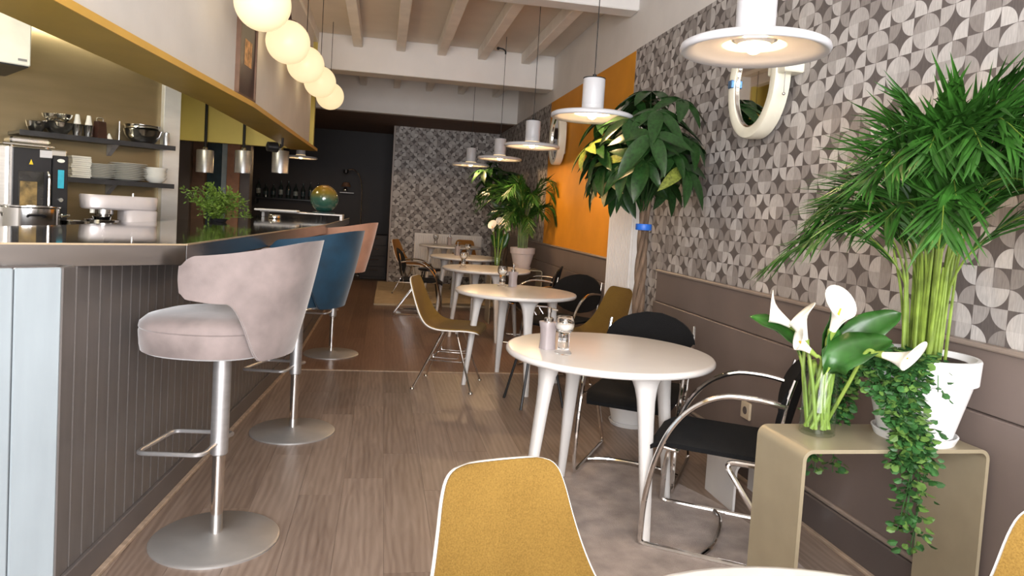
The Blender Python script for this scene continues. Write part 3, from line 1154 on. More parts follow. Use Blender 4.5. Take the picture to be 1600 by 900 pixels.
ac = make_armchair('black chair with chrome hoop arms beside the bronze console', (1.475, 2.70, 0), face(-0.84, 0.54))
clone(ac, (1.395, 3.51, 0), face(-0.54, -0.84), 'black round-backed chrome chair behind the nearest whole table')
clone(ac, (1.60, 5.95, 0), face(-0.75, -0.66), 'black round-backed chair at the right behind the second table')
clone(ac, (1.58, 7.15, 0), face(-0.95, 0.3), 'black chrome armchair by the far palm, right of the third table')
clone(ac, (0.50, 8.85, 0), face(1, -0.1), 'black chrome hoop armchair standing left of the fourth table')

# black four-legged stool, seat hidden behind the near table top
st = thing('low_stool', 'black four-legged stool half hidden behind the nearest whole table', 'stool', (1.11, 4.76, 0), 0.2)
MB().lathe([(0.15, 0.42), (0.165, 0.43), (0.165, 0.445), (0.15, 0.455)], 32).build('seat', 'black_plastic', st, True)
for k in range(4):
    a = PI / 4 + k * PI / 2
    MB().tube([(0.11 * math.cos(a), 0.11 * math.sin(a), 0.425), (0.225 * math.cos(a), 0.225 * math.sin(a), 0.0)], 0.0095, 8).build('leg', 'black_metal', st, True)

clone(st, (0.70, 10.05, 0.022), 0.1, 'black four-legged stool on the beige carpet by the last table')

# ---- rugs
rp_ = cr([(0.62, 3.40, 0), (0.86, 3.565, 0), (1.30, 3.56, 0), (1.47, 3.42, 0), (1.58, 3.2, 0), (1.67, 2.9, 0), (1.70, 2.4, 0), (1.60, 1.75, 0), (1.1, 1.45, 0), (0.62, 1.65, 0), (0.50, 2.4, 0)], 6, True)
tag(MB().prism([(p.x, p.y) for p in rp_][::-1], 0.0, 0.003).build('rug', 'rug_grey'), 'greyish soft rug under the nearest whole table', 'rug')
tag(MB().prism([(-0.06, 9.45), (1.75, 9.55), (1.75, 12.3), (-0.03, 12.3)], 0.0, 0.022).build('rug', 'rug_beige'), 'beige carpet on the floor below the papered back wall', 'rug')

# ================================================================== LAMPS
def make_pendant(label, loc, ztop, group='white top-hat pendants over the tables', power=85):
    t = thing('pendant_lamp', label, 'lamp', loc, 0, group)
    MB().lathe([(0.105, -0.002), (0.15, -0.006), (0.2, -0.014), (0.238, -0.031), (0.246, -0.028), (0.250, -0.018), (0.246, -0.006), (0.232, 0.001), (0.085, 0.012), (0.066, 0.018), (0.066, 0.05)], 56, cap=False).build('brim', 'white_lamp', t, True, 60)
    MB().lathe([(0.055, 0.0), (0.066, 0.012), (0.066, 0.205), (0.062, 0.212), (0.01, 0.213)], 40, cap=False).build('cylinder', 'white_lamp', t, True, 50)
    MB().lathe([(0.108, -0.0025), (0.085, 0.006), (0.062, 0.03), (0.01, 0.04)], 40, cap=False).build('reflector', 'lamp_reflector', t, True, 60)
    MB().sphere((0, 0, -0.004), 0.030, 18, 10).build('bulb', 'bulb', t, True)
    lamp_light(t, (0, 0, -0.004), power, (1.0, 0.64, 0.33), 0.034)
    MB().lathe([(0.067, 0.2085), (0.067, 0.2135), (0.012, 0.2145), (0.012, 0.235)], 32).build('cord_cap', 'black_cord', t, True)
    MB().bar((0, 0, 0.23), (0, 0, ztop - loc[2]), 0.0028, 6).build('cord', 'black_cord', t)
    return t


ZP = 1.955
pl = [((1.228, 2.26), 3.30, 'largest white pendant lamp, nearest, in front of the oval mirror'),
      ((1.212, 4.11), 3.30, 'second white pendant lamp, in front of the orange wall and leafy tree'),
      ((1.281, 6.17), 3.30, 'third white pendant lamp, beside the far oval mirror'),
      ((1.264, 7.85), 3.30, 'fourth white pendant lamp, hung from a hook on a ceiling beam'),
      ((1.112, 9.27), 3.30, 'smallest white pendant lamp, in front of the papered back wall')]
for (x, y), zt, lab in pl:
    make_pendant(lab, (x, y, ZP), zt, power=30 if y < 3 else 50 if y < 5 else 85)
make_pendant('white pendant lamp glowing under the far end of the ochre ledge', (-1.265, 11.07, 2.0), 2.74)
hk = MB()
hk.tube(cr([(1.264, 7.86, 3.11), (1.262, 7.86, 3.14), (1.235, 7.87, 3.165), (1.19, 7.88, 3.175)], 5), 0.009, 8)
hk.sphere((1.18, 7.88, 3.17), 0.018, 10, 6)
tag(hk.build('ceiling_hook', 'black_metal', None, True), 'black hook under a ceiling beam holding the fourth pendant', 'hook')

GL = [((-0.700, 4.07, 2.384), 'largest glowing opal globe lamp, at the top of the row over the bar'), ((-0.709, 5.158, 2.421), 'second opal globe lamp from the viewer over the bar'),
      ((-0.685, 6.043, 2.444), 'middle one of the five opal globe lamps over the bar'), ((-0.654, 6.995, 2.471), 'fourth opal globe lamp from the viewer over the bar'),
      ((-0.636, 8.016, 2.496), 'smallest, furthest opal globe lamp over the bar')]
for p, lab in GL:
    t = thing('globe_lamp', lab, 'lamp', p, 0, 'opal globe pendants over the bar')
    MB().sphere((0, 0, 0), 0.15, 36, 22).build('globe', 'globe_opal', t, True)
    lamp_light(t, (0, 0, 0), 20, (1.0, 0.70, 0.40), 0.158)
    MB().lathe([(0.05, 0.139), (0.052, 0.146), (0.02, 0.156), (0.012, 0.21), (0.008, 0.22)], 20).build('fitting', 'frame_dark', t, True)
    MB().bar((0, 0, 0.21), (0, 0, 3.30 - p[2]), 0.003, 6).build('cord', 'black_cord', t)

for k, (p, lab) in enumerate((((-2.005, 8.446, 1.706), 'steel heat lamp, left one, hanging above the herb pot'), ((-1.579, 8.367, 1.725), 'steel heat lamp in the middle of the three'), ((-1.167, 8.291, 1.751), 'steel heat lamp at the right, below the black spotlight'))):
    t = thing('heat_lamp', lab, 'lamp', p, 0, 'brushed steel heat lamps at the pass')
    MB().lathe([(0.084, -0.125), (0.091, -0.125), (0.092, 0.12), (0.088, 0.126), (0.03, 0.13)], 32, cap=False).build('shade', 'brushed_alu', t, True, 40)
    MB().lathe([(0.05, -0.09), (0.055, -0.05), (0.03, 0.06)], 20).build('lamp_holder', 'white_plastic', t, True)
    MB().lathe([(0.03, 0.126), (0.028, 0.15), (0.012, 0.165)], 16).build('collar', 'polished_steel', t, True)
    MB().bar((0, 0, 0.16), (0, 0, 2.62 - p[2]), 0.016, 10).build('cable_tube', 'black_cord', t, True)
sp_ = thing('spotlight', 'small black spotlight clamped under the ochre ledge', 'spotlight', (-1.06, 7.0, 1.82), 0.4)
MB().lathe([(0.02, -0.06), (0.045, -0.05), (0.05, 0.04), (0.042, 0.05)], 20, M=Matrix.Rotation(PI / 2, 4, 'Y')).build('head', 'black_plastic', sp_, True)
MB().tube([(0.06, 0, 0.0), (0.09, 0, 0.02), (0.09, 0, 0.095)], 0.012, 8).build('arm', 'black_plastic', sp_, True)

# ================================================================== RIGHT WALL FITTINGS
def make_mirror(label, y, z, box=True):
    t = thing('oval_mirror', label, 'mirror', (1.995, y, z), 0, 'oval backlit wall mirrors')
    # local: x = out of the wall (negative into the room), y along wall, z up
    def ring(prof, m, name):
        n = 56
        b = MB()
        vs, fs = [], []
        for k, d in prof:
            for i in range(n):
                a = 2 * PI * i / n
                vs.append((-d, (0.232 + k) * math.cos(a), (0.285 + k) * math.sin(a)))
        q = len(prof)
        for j in range(q):
            j2 = (j + 1) % q
            for i in range(n):
                i2 = (i + 1) % n
                fs.append((j * n + i, j * n + i2, j2 * n + i2, j2 * n + i))
        return b.add(vs, fs).build(name, m, t, True, 45)
    ring([(0.0, 0.03), (0.012, 0.03), (0.016, 0.09), (0.010, 0.112), (-0.02, 0.118), (-0.045, 0.108), (-0.048, 0.09), (-0.035, 0.085)], 'cream_frame', 'frame')
    ring([(-0.047, 0.090), (-0.047, 0.102), (-0.054, 0.100), (-0.054, 0.088)], 'chrome', 'inner_rim')
    n = 56
    vs = [(-0.091, 0.180 * math.cos(2 * PI * i / n), 0.233 * math.sin(2 * PI * i / n)) for i in range(n)]
    vs2 = [(-0.085, v[1], v[2]) for v in vs]
    MB().add(vs + vs2, [tuple(range(n - 1, -1, -1)), tuple(range(n, 2 * n))] + [(i, (i + 1) % n, n + (i + 1) % n, n + i) for i in range(n)]).build('mirror_glass', 'mirror_glass', t)
    MB().box(-0.085, -0.004, -0.15, 0.15, -0.18, 0.18, 0.01).build('back_box', 'cream_frame', t)
    if not box:
        return t
    MB().box(-0.105, 0.0, -0.315, -0.15, 0.0, 0.10, 0.006).build('switch_box', 'cream_frame', t)
    MB().tube([(-0.09, -0.29, 0.0), (-0.09, -0.291, -0.10)], 0.002, 6).build('pull_cord', 'wire_grey', t)
    MB().sphere((-0.09, -0.291, -0.107), 0.008, 10, 6).build('pull_bead', 'chrome', t, True)
    for (yy, zz) in ((0.20, 0.02), (-0.21, 0.08)):
        MB().box(-0.125, -0.105, yy - 0.012, yy + 0.03, zz - 0.022, zz + 0.022, 0.004).build('clip', 'chrome_blue', t)
    return t


make_mirror('oval cream-framed mirror on the wallpaper behind the largest pendant', 3.47, 2.10)
make_mirror('far oval cream-framed mirror on the orange wall', 7.86, 2.215, False)

# column radiator
ra = thing('column_radiator', 'tall white ribbed radiator on the wall between orange and wallpaper', 'radiator', (1.994, 5.41, 0.0), 0)
MB().box(-0.085, -0.035, -0.275, 0.275, 0.30, 2.28, 0.006).build('body', 'white_radiator', ra)
for k in range(15):
    y = -0.262 + k * 0.0375
    MB().box(-0.108, -0.085, y - 0.012, y + 0.012, 0.33, 2.25, 0.006).build('fin', 'white_radiator', ra)
MB().box(-0.09, 0.0, -0.285, -0.27, 0.28, 2.3, 0.003).build('side_panel', 'white_radiator', ra)
MB().box(-0.09, 0.0, 0.27, 0.285, 0.28, 2.3, 0.003).build('side_panel', 'white_radiator', ra)
MB().tube([(-0.06, -0.2, 0.3), (-0.06, -0.2, 0.0)], 0.012, 8).build('pipe', 'white_radiator', ra, True)
MB().tube([(-0.06, 0.2, 0.3), (-0.06, 0.2, 0.0)], 0.012, 8).build('pipe', 'white_radiator', ra, True)
# panel radiator on the back wall
rb = thing('panel_radiator', 'low white ribbed radiator on the papered back wall', 'radiator', (1.17, 12.4895, 0.0), 0)
MB().box(-0.60, 0.60, -0.085, -0.03, 0.15, 0.895, 0.006).build('body', 'white_radiator', rb)
for k in range(29):
    x = -0.574 + k * 0.041
    MB().box(x - 0.013, x + 0.013, -0.098, -0.085, 0.19, 0.86, 0.006).build('fin', 'white_radiator', rb)
MB().tube([(-0.5, -0.06, 0.16), (-0.5, -0.06, 0.0)], 0.012, 8).build('pipe', 'white_radiator', rb, True)
MB().tube([(0.5, -0.06, 0.16), (0.5, -0.06, 0.0)], 0.012, 8).build('pipe', 'white_radiator', rb, True)
MB().tube([(-0.55, -0.03, 0.6), (-0.55, 0, 0.6)], 0.015, 8).build('bracket', 'white_radiator', rb, True)
MB().tube([(0.55, -0.03, 0.6), (0.55, 0, 0.6)], 0.015, 8).build('bracket', 'white_radiator', rb, True)

# ---- bent-plate console tables (inverted U)
def bent_u(name, label, cat, x0, x1, y0, y1, h, th, rad, m, group=None):
    t = thing(name, label, cat, ((x0 + x1) / 2, (y0 + y1) / 2, 0), 0, group)
    w = (x1 - x0) / 2
    d = (y1 - y0) / 2

    def path(ins_, r):
        pts = [(-w + ins_, 0)]
        for k in range(9):
            a = PI - k * PI / 16
            pts.append((-w + ins_ + r + r * math.cos(a), h - ins_ - r + r * math.sin(a)))
        for k in range(9):
            a = PI / 2 - k * PI / 16
            pts.append((w - ins_ - r + r * math.cos(a), h - ins_ - r + r * math.sin(a)))
        pts.append((w - ins_, 0))
        return pts
    o_, i_ = path(0, rad), path(th, max(0.004, rad - th))
    n = len(o_)
    cuts = {'left_leg': (0, 7), 'top_plate': (7, n - 8), 'right_leg': (n - 8, n - 1)}
    for nm, (a, b) in cuts.items():
        nm = 'leg_plate' if 'leg' in nm else nm
        vs, fs = [], []
        for k in range(a, b + 1):
            vs += [(o_[k][0], -d, o_[k][1]), (o_[k][0], d, o_[k][1]), (i_[k][0], d, i_[k][1]), (i_[k][0], -d, i_[k][1])]
        q = b - a + 1
        for k in range(q - 1):
            for e in range(4):
                e2 = (e + 1) % 4
                fs.append((k * 4 + e, k * 4 + e2, k * 4 + 4 + e2, k * 4 + 4 + e))
        fs.append((3, 2, 1, 0))
        fs.append(tuple((q - 1) * 4 + e for e in range(4)))
        MB().add(vs, fs).build(nm, m, t, True, 35)
    return t


bent_u('console_table', 'bronze bent-plate console table carrying the palm and the lilies', 'table', 1.275, 1.93, 1.86, 2.12, 0.669, 0.012, 0.035, 'bronze_paint', 'bronze consoles along the wall')
bent_u('console_table', 'far bronze console table under the pink-white palm pot', 'table', 1.30, 1.93, 8.2, 8.52, 0.665, 0.012, 0.035, 'bronze_paint', 'bronze consoles along the wall')
bent_u('low_plinth', 'low white bent-plate plinth on the floor under the hoop-armed chair', 'plinth', 1.665, 1.91, 2.93, 3.21, 0.235, 0.012, 0.05, 'white_lacquer')
sk = thing('wall_socket', 'small ivory socket low on the dado behind the hoop-armed chair', 'socket', (1.951, 3.36, 0.36), 0)
MB().box(-0.014, 0.001, -0.045, 0.045, -0.045, 0.045, 0.004).build('plate', 'socket_ivory', sk)
MB().lathe([(0.02, 0), (0.022, 0.004)], 16, M=Matrix.Translation((-0.016, 0, 0)) @ Matrix.Rotation(PI / 2, 4, 'Y')).build('outlet', 'taupe_dark', sk)

# ================================================================== TABLE OBJECTS
def make_goblet(label, loc, s=1.0):
    t = thing('candle_goblet', label, 'candle holder', loc, 0, 'glass goblet candle holders on the tables')
    t.scale = (s, s, s)
    MB().lathe([(0.036, 0), (0.038, 0.004), (0.034, 0.009), (0.026, 0.016), (0.0245, 0.03), (0.0245, 0.085), (0.028, 0.092), (0.037, 0.104), (0.0415, 0.12), (0.0415, 0.138), (0.038, 0.156), (0.0355, 0.162),
                (0.0335, 0.161), (0.0365, 0.138), (0.0365, 0.122), (0.032, 0.108), (0.022, 0.099), (0.002, 0.097)], 32, cap=False).build('glass_body', 'glass', t, True, 60)
    MB().lathe([(0.020, 0.1), (0.031, 0.110), (0.0345, 0.122), (0.034, 0.128), (0.008, 0.131)], 24).build('candle', 'candle_wax', t, True)
    MB().lathe([(0.0135, 0.128), (0.0135, 0.137), (0.012, 0.138)], 16).build('wick_cup', 'polished_steel', t, True)
    return t


def make_dispenser(label, loc, s=1.0):
    t = thing('pump_dispenser', label, 'dispenser', loc, 0.4, 'mauve pump bottles on the tables')
    t.scale = (s, s, s)
    secs = [(0.0, 0.031), (0.05, 0.028), (0.09, 0.0305), (0.118, 0.036), (0.122, 0.034)]
    vs, fs = [], []
    n = 16
    for z, w in secs:
        for i in range(n):
            a = 2 * PI * i / n
            c_, s_ = math.cos(a), math.sin(a)
            vs.append((w * math.copysign(abs(c_) ** 0.45, c_), w * math.copysign(abs(s_) ** 0.45, s_), z))
    for q in range(len(secs) - 1):
        for i in range(n):
            j = (i + 1) % n
            fs.append((q * n + i, q * n + j, q * n + n + j, q * n + n + i))
    fs += [tuple(range(n - 1, -1, -1)), tuple((len(secs) - 1) * n + i for i in range(n))]
    MB().add(vs, fs).build('bottle', 'mauve_ceramic', t, True, 50)
    MB().lathe([(0.022, 0.12), (0.022, 0.137), (0.018, 0.14), (0.008, 0.142), (0.008, 0.163), (0.011, 0.164), (0.011, 0.182), (0.006, 0.185)], 20).build('pump', 'chrome', t, True)
    MB().tube([(0, 0, 0.175), (0.02, 0, 0.178), (0.045, 0, 0.172)], 0.0045, 8).build('spout', 'chrome', t, True)
    return t


ZT = 0.7312
make_goblet('clear glass goblet with a white candle on the nearest whole table', (0.800, 2.915, ZT))
make_dispenser('mauve pump bottle with chrome top on the nearest whole table', (0.752, 3.012, ZT))
make_goblet('glass candle goblet on the second whole table', (0.985, 5.60, ZT))
make_dispenser('mauve pump bottle on the second whole table', (1.075, 5.61, ZT))
make_goblet('glass candle goblet on the third whole table', (0.86, 7.32, ZT))
make_goblet('glass candle goblet on the fourth whole table', (1.13, 9.2, ZT))
make_dispenser('mauve pump bottle on the fourth whole table', (1.0, 9.25, ZT))
make_goblet('glass candle goblet on the last table by the radiator', (0.82, 10.75, 0.7795))
make_dispenser('pump bottle on the last table by the radiator', (1.05, 10.95, 0.7795))

# ================================================================== PLANTS
def make_pot(root, r, h, m, saucer=True, z=0.0):
    b = 0.62
    zb = z + (0.018 if saucer else 0)
    MB().lathe([(r * b, zb), (r * 0.66, zb + h * 0.02), (r * 0.92, zb + h * 0.68), (r * 0.94, zb + h * 0.69), (r * 1.0, zb + h * 0.70), (r * 1.02, zb + h * 0.98), (r * 1.0, zb + h), (r * 0.93, zb + h), (r * 0.92, zb + h * 0.93)], 48, cap=True).build('pot', m, root, True, 30)
    MB().lathe([(r * 0.93, zb + h * 0.925), (r * 0.5, zb + h * 0.95), (r * 0.1, zb + h * 0.955)], 24).build('soil', 'soil', root, True)
    if saucer:
        MB().lathe([(r * 0.70, z), (r * 0.76, z + 0.024), (r * 0.73, z + 0.026), (r * 0.70, z + 0.012)], 40).build('saucer', m, root, True, 30)


def clampx(p, lim=1.985):
    return (min(p[0], lim), p[1], p[2])


def frond(base, az, reach, hgt, nl, ll, lw, rg, ox=0.0, t0=0.42, lim=1.985):
    """arching pinnate frond in local coordinates; ox = world x of the plant for the wall"""
    d = Vector((math.cos(az), math.sin(az), 0))
    pts = []
    for k in range(19):
        t = k / 18
        hor = reach * (0.10 * t + 0.90 * max(0, t - 0.25) ** 1.7 / 0.75 ** 1.7)
        z = hgt * (1 - (1 - min(1, t / 0.86)) ** 1.55) - reach * 0.42 * max(0, t - 0.62) ** 1.6 / 0.38 ** 1.6
        pts.append(Vector(base) + d * hor + Vector((0, 0, z)))
    stem = MB().tube([clampx(p + Vector((ox, 0, 0)), lim) for p in pts], 0.0055, 6, r1=0.0012)
    lf = MB()
    side = Vector((-d.y, d.x, 0))
    for j in range(nl):
        t = t0 + (1 - t0) * j / (nl - 1)
        f = t * 18
        i = min(17, int(f))
        p = pts[i].lerp(pts[i + 1], f - i)
        tan = (pts[min(18, i + 1)] - pts[max(0, i - 1)]).normalized()
        nrm = side.cross(tan)
        s_ = (j / (nl - 1))
        L_ = ll * (0.55 + 0.9 * s_ * (1 - s_) * 2) * (1.0 if s_ < 0.8 else 1.0 - 0.9 * (s_ - 0.8)) * rg.uniform(0.85, 1.15)
        for sg in (-1, 1):
            dirv = (tan * rg.uniform(0.85, 1.15) + side * sg * rg.uniform(0.38, 0.66) + nrm * rg.uniform(0.0, 0.4)).normalized()
            mid = p + dirv * L_ * 0.5
            tip = p + dirv * L_ + Vector((0, 0, -L_ * rg.uniform(0.02, 0.26)))
            wv = dirv.cross(nrm)
            wv = wv.normalized() * lw * 0.5
            fold = nrm * lw * 0.25
            q = [p + wv * 0.3, p - wv * 0.3, mid - wv + fold, mid, mid + wv + fold, tip]
            q = [clampx(v + Vector((ox, 0, 0)), lim) for v in q]
            lf.add(q, [(1, 2, 3), (0, 1, 3), (0, 3, 4), (2, 5, 3), (3, 5, 4)])
    for b in (stem, lf):
        b.v = [(x - ox, y, z) for x, y, z in b.v]
    return stem, lf


def palm(label, loc, potr, poth, potm, fronds, group, seed, zpot=0.0, lw=0.02, stemmat='palm_stem'):
    rg = random.Random(seed)
    t = thing('potted_palm', label, 'plant', loc, 0, group)
    make_pot(t, potr, poth, potm)
    for (az, reach, hgt, ll, nl) in fronds:
        rb_ = potr * rg.uniform(0.08, 0.42)
        a2 = az + rg.uniform(-0.7, 0.7)
        st_, lf = frond((rb_ * math.cos(a2), rb_ * math.sin(a2), 0.018 + poth * 0.94), az, reach, hgt, nl, ll, lw, rg, loc[0], lim=1.985)
        s = st_.build('frond_stem', stemmat, t, True)
        lf.build('frond', 'palm_green', s)
    return t


R_ = math.radians
fl_ = []
rg = random.Random(3)
# image-left is azimuth ~139 deg, towards the viewer ~229 deg, along the wall towards the viewer ~270-300 deg
spec = [(142, .46, .46, .20), (150, .30, .60, .22), (132, .34, .54, .20), (165, .34, .52, .22), (185, .26, .66, .24), (205, .26, .68, .24), (218, .24, .74, .24), (232, .24, .74, .24),
        (246, .30, .74, .25), (262, .36, .78, .26), (275, .42, .76, .26), (288, .46, .76, .26), (296, .40, .84, .26), (303, .50, .68, .25), (282, .28, .86, .26), (255, .18, .82, .26), (212, .14, .76, .24),
        (172, .16, .72, .24), (118, .26, .52, .20), (110, .28, .64, .22), (268, .50, .62, .24), (228, .34, .58, .22), (192, .22, .56, .22), (287, .56, .56, .24), (300, .24, .80, .26), (240, .22, .64, .24), (278, .36, .66, .25), (306, .38, .58, .24)]
for az, re, h, ll in spec:
    fl_.append((R_(az + rg.uniform(-5, 5)), re * rg.uniform(.92, 1.05), h * rg.uniform(.95, 1.05), ll, 26))
palm_near = palm('large green palm with trailing vine in a white pot on the console', (1.755, 1.985, 0.669), 0.168, 0.262, 'pot_white', fl_, 'potted palms by the wall', 11, lw=0.017)
# extra bare cane stems
for k in range(16):
    a = rg.uniform(0, 2 * PI)
    rr = rg.uniform(0.01, 0.07)
    x, y = rr * math.cos(a), rr * math.sin(a)
    MB().tube(cr([(x, y, 0.25), (x * 1.5, y * 1.5, 0.45), (x * 2.2 + rg.uniform(-.02, .02), y * 2.2, 0.66 + rg.uniform(-.1, .05))], 4), 0.006, 6, r1=0.0035).build('cane', 'palm_stem', palm_near, True)


# trailing vine planted in the same pot
def vine(root, pts, nleaf, seed, spread, size=0.021):
    rg = random.Random(seed)
    P = cr(pts, 8)
    s = MB().tube(P, 0.0016, 5).build('vine', 'vine_green', root, True)
    for nm, frac in (('vine_green', 0.72), ('vine_light', 0.28)):
        b = MB()
        for k in range(int(nleaf * frac)):
            i = rg.randrange(len(P) - 1)
            p = P[i].lerp(P[i + 1], rg.random())
            az = rg.uniform(0, 2 * PI)
            out = Vector((math.cos(az), math.sin(az), rg.uniform(-0.6, 0.5)))
            p = p + out * rg.uniform(0.2, 1.0) * spread
            d = (out + Vector((0, 0, -0.3))).normalized()
            sd = d.cross(Vector((rg.uniform(-1, 1), rg.uniform(-1, 1), 1)))
            sd = sd.normalized() if sd.length > 1e-3 else d.orthogonal().normalized()
            n_ = d.cross(sd)
            L_ = size * rg.uniform(0.8, 1.35)
            w = L_ * 0.40
            q = [p, p + d * L_ * 0.35 + sd * w + n_ * w * .3, p + d * L_ * 0.35 - sd * w + n_ * w * .3, p + d * L_ * 0.5, p + d * L_ * 0.75 + sd * w * .8 + n_ * w * .25, p + d * L_ * 0.75 - sd * w * .8 + n_ * w * .25, p + d * L_]
            b.add(q, [(0, 3, 1), (0, 2, 3), (1, 3, 4), (3, 2, 5), (4, 3, 6), (3, 5, 6)])
        o = b.build('vine_leaves', nm, s)
        o['kind'] = 'stuff'


rg = random.Random(21)
# front cascade: image-left-front of the pot, over the rim, past the console's front edge
for k in range(13):
    a = R_(rg.uniform(165, 226))
    ca, sa = math.cos(a), math.sin(a)
    zend = rg.choice([-0.02, -0.1, -0.17, -0.24, -0.30, 0.03, 0.07])
    x1 = 0.185 * ca
    pts = [(0.10 * ca, 0.10 * sa, 0.262), (0.165 * ca, 0.165 * sa, 0.285), (0.19 * ca + rg.uniform(-.02, .02), 0.19 * sa, 0.24), (x1 + rg.uniform(-.02, .02), min(-0.135, 0.19 * sa), 0.12)]
    x2 = -0.135 + rg.uniform(-0.05, 0.045)
    if zend < 0.0:
        pts += [(x2, -0.158 + rg.uniform(-.015, .01), 0.0), (x2 + rg.uniform(-.03, .03), -0.16, zend)]
    else:
        pts += [(x2, -0.15, zend)]
    vine(palm_near, pts, 150, 100 + k, 0.036, 0.025)
# back cascade: falls behind the console on its far side
for k in range(9):
    a = R_(rg.uniform(128, 176))
    ca, sa = math.cos(a), math.sin(a)
    zend = rg.choice([0.05, -0.06, -0.12, -0.18])
    x2 = -0.205 + rg.uniform(-0.05, 0.05)
    pts = [(0.10 * ca, 0.10 * sa, 0.262), (0.17 * ca, 0.17 * sa, 0.28), (x2, 0.12, 0.20), (x2, 0.158, 0.05), (x2 + rg.uniform(-.02, .02), 0.165, zend)]
    vine(palm_near, pts, 190, 200 + k, 0.036, 0.024)
for k in range(6):
    a = R_(rg.uniform(150, 250))
    ca, sa = math.cos(a), math.sin(a)
    vine(palm_near, [(0.03 * ca, 0.03 * sa, 0.262), (0.09 * ca, 0.09 * sa, 0.29), (0.155 * ca, 0.155 * sa, 0.272), (0.18 * ca, 0.18 * sa, 0.20 + rg.uniform(-.05, .03))], 55, 300 + k, 0.03)

fl2 = []
rg = random.Random(5)
for k in range(22):
    az = rg.uniform(95, 320)
    fl2.append((R_(az), rg.uniform(.25, .62), rg.uniform(.45, .95), .22, 20))
palm('far palm in a pinkish white pot on the far console', (1.70, 8.36, 0.665), 0.152, 0.24, 'pot_pink', fl2, 'potted palms by the wall', 12, lw=0.022)


# ---- braided money tree
def leaflet_mesh(name, m):
    n = 7
    vs, fs = [], []
    for i in range(n + 1):
        t = i / n
        w = 0.19 * (math.sin(PI * min(1, t ** 0.8)) ** 0.8) * (1 if t < 1 else 0)
        z = -0.28 * t * t
        vs += [(t, -w, z + w * 0.30), (t, 0, z), (t, w, z + w * 0.30)]
    for i in range(n):
        a = i * 3
        fs += [(a, a + 3, a + 4, a + 1), (a + 1, a + 4, a + 5, a + 2)]
    o = MB().add(vs, fs).build(name, m, None, True, 80)
    me = o.data
    bpy.data.objects.remove(o)
    return me


LM = {m: leaflet_mesh('leaf', m) for m in ('pachira_green', 'pachira_light', 'pachira_dry')}


def money_tree(label, loc, potr, poth, trunk_h, crown, semi, ncomp, seed, leafL, fine=True, lim=1.925, specials=()):
    rg = random.Random(seed)
    t = thing('braided_tree', label, 'tree', loc, 0, 'braided money trees in pots')
    make_pot(t, potr, poth, 'pot_white')
    zb = poth * 0.95
    for s in range(4):
        pts = []
        for k in range(40):
            u = k / 39
            a = s * PI / 2 + u * 9.5
            rr = 0.03 * (1 - 0.35 * u)
            pts.append((rr * math.cos(a), rr * math.sin(a), zb + (trunk_h - zb) * u))
        MB().tube(pts, 0.021, 8, r1=0.014).build('trunk', 'bark', t, True)
    MB().lathe([(0.05, trunk_h - 0.20), (0.052, trunk_h - 0.195), (0.052, trunk_h - 0.165), (0.05, trunk_h - 0.16)], 20).build('tie', 'tape_blue', t, True)
    cx, cy, cz = crown
    comps = []
    for k in range(ncomp):
        for _ in range(60):
            u = Vector((rg.gauss(0, 1), rg.gauss(0, 1), rg.gauss(0, 1))).normalized()
            rr = rg.uniform(0.55, 1.0)
            p = Vector((cx + u.x * semi[0] * rr, cy + u.y * semi[1] * rr, cz + u.z * semi[2] * rr))
            if p.x + loc[0] < lim - 0.06:
                break
        comps.append((p, None))
    for sp in specials:
        comps.append((Vector(sp[0]), sp[1]))
    stems = MB()
    for p, sm_ in comps:
        st0 = Vector((rg.uniform(-.02, .02), rg.uniform(-.02, .02), trunk_h - rg.uniform(-0.02, 0.12)))
        mid = st0.lerp(p, 0.5) + Vector((0, 0, 0.08))
        pet = cr([st0, mid, p], 5)
        pet = [clampx(q + Vector((loc[0], 0, 0)), lim) for q in pet]
        stems.tube([(x - loc[0], y, z) for x, y, z in pet], 0.006, 5, r1=0.0035)
        axis = (p - Vector((cx * 0.7, cy * 0.7, cz - 0.25)))
        axis = (axis.normalized() + Vector((0, 0, 0.35))).normalized()
        x_ax = axis.orthogonal().normalized()
        y_ax = axis.cross(x_ax)
        nlf = rg.choice([5, 6, 6, 7])
        ph = rg.uniform(0, 6.28)
        L0 = leafL * rg.uniform(0.75, 1.15)
        for j in range(nlf):
            a = ph + 2 * PI * j / nlf
            d = (x_ax * math.cos(a) + y_ax * math.sin(a) + axis * rg.uniform(0.05, 0.35) + Vector((0, 0, -0.45))).normalized()
            L_ = L0 * rg.uniform(0.75, 1.1)
            if p.x + loc[0] + d.x * L_ > lim:
                d.x = (lim - loc[0] - p.x) / L_
                d.normalize()
            zup = (axis - d * axis.dot(d))
            zup = zup.normalized() if zup.length > 1e-3 else d.orthogonal().normalized()
            yv = zup.cross(d)
            M = Matrix((d * L_, yv * L_ * rg.uniform(0.8, 1.0), zup * L_)).transposed().to_4x4()
            M.translation = p
            mk = sm_ or ('pachira_light' if rg.random() < 0.025 else 'pachira_green')
            o = bpy.data.objects.new('leaf', LM[mk])
            col.objects.link(o)
            o.parent = t
            o.matrix_local = M
    stems.build('leaf_stalks', 'pachira_green', t, True)
    return t


money_tree('leafy braided tree in a white pot before the column radiator', (1.66, 4.29, 0), 0.185, 0.30, 1.47, (-0.06, -0.05, 1.80), (0.36, 0.52, 0.36), 46, 5, 0.26, specials=(((-0.40, 0.0, 1.78), 'pachira_light'), ((-0.28, -0.12, 1.60), 'pachira_dry')))
money_tree('dark braided tree behind the far palm', (1.69, 9.55, 0), 0.17, 0.28, 1.45, (-0.16, -0.18, 1.68), (0.36, 0.42, 0.40), 30, 9, 0.24)


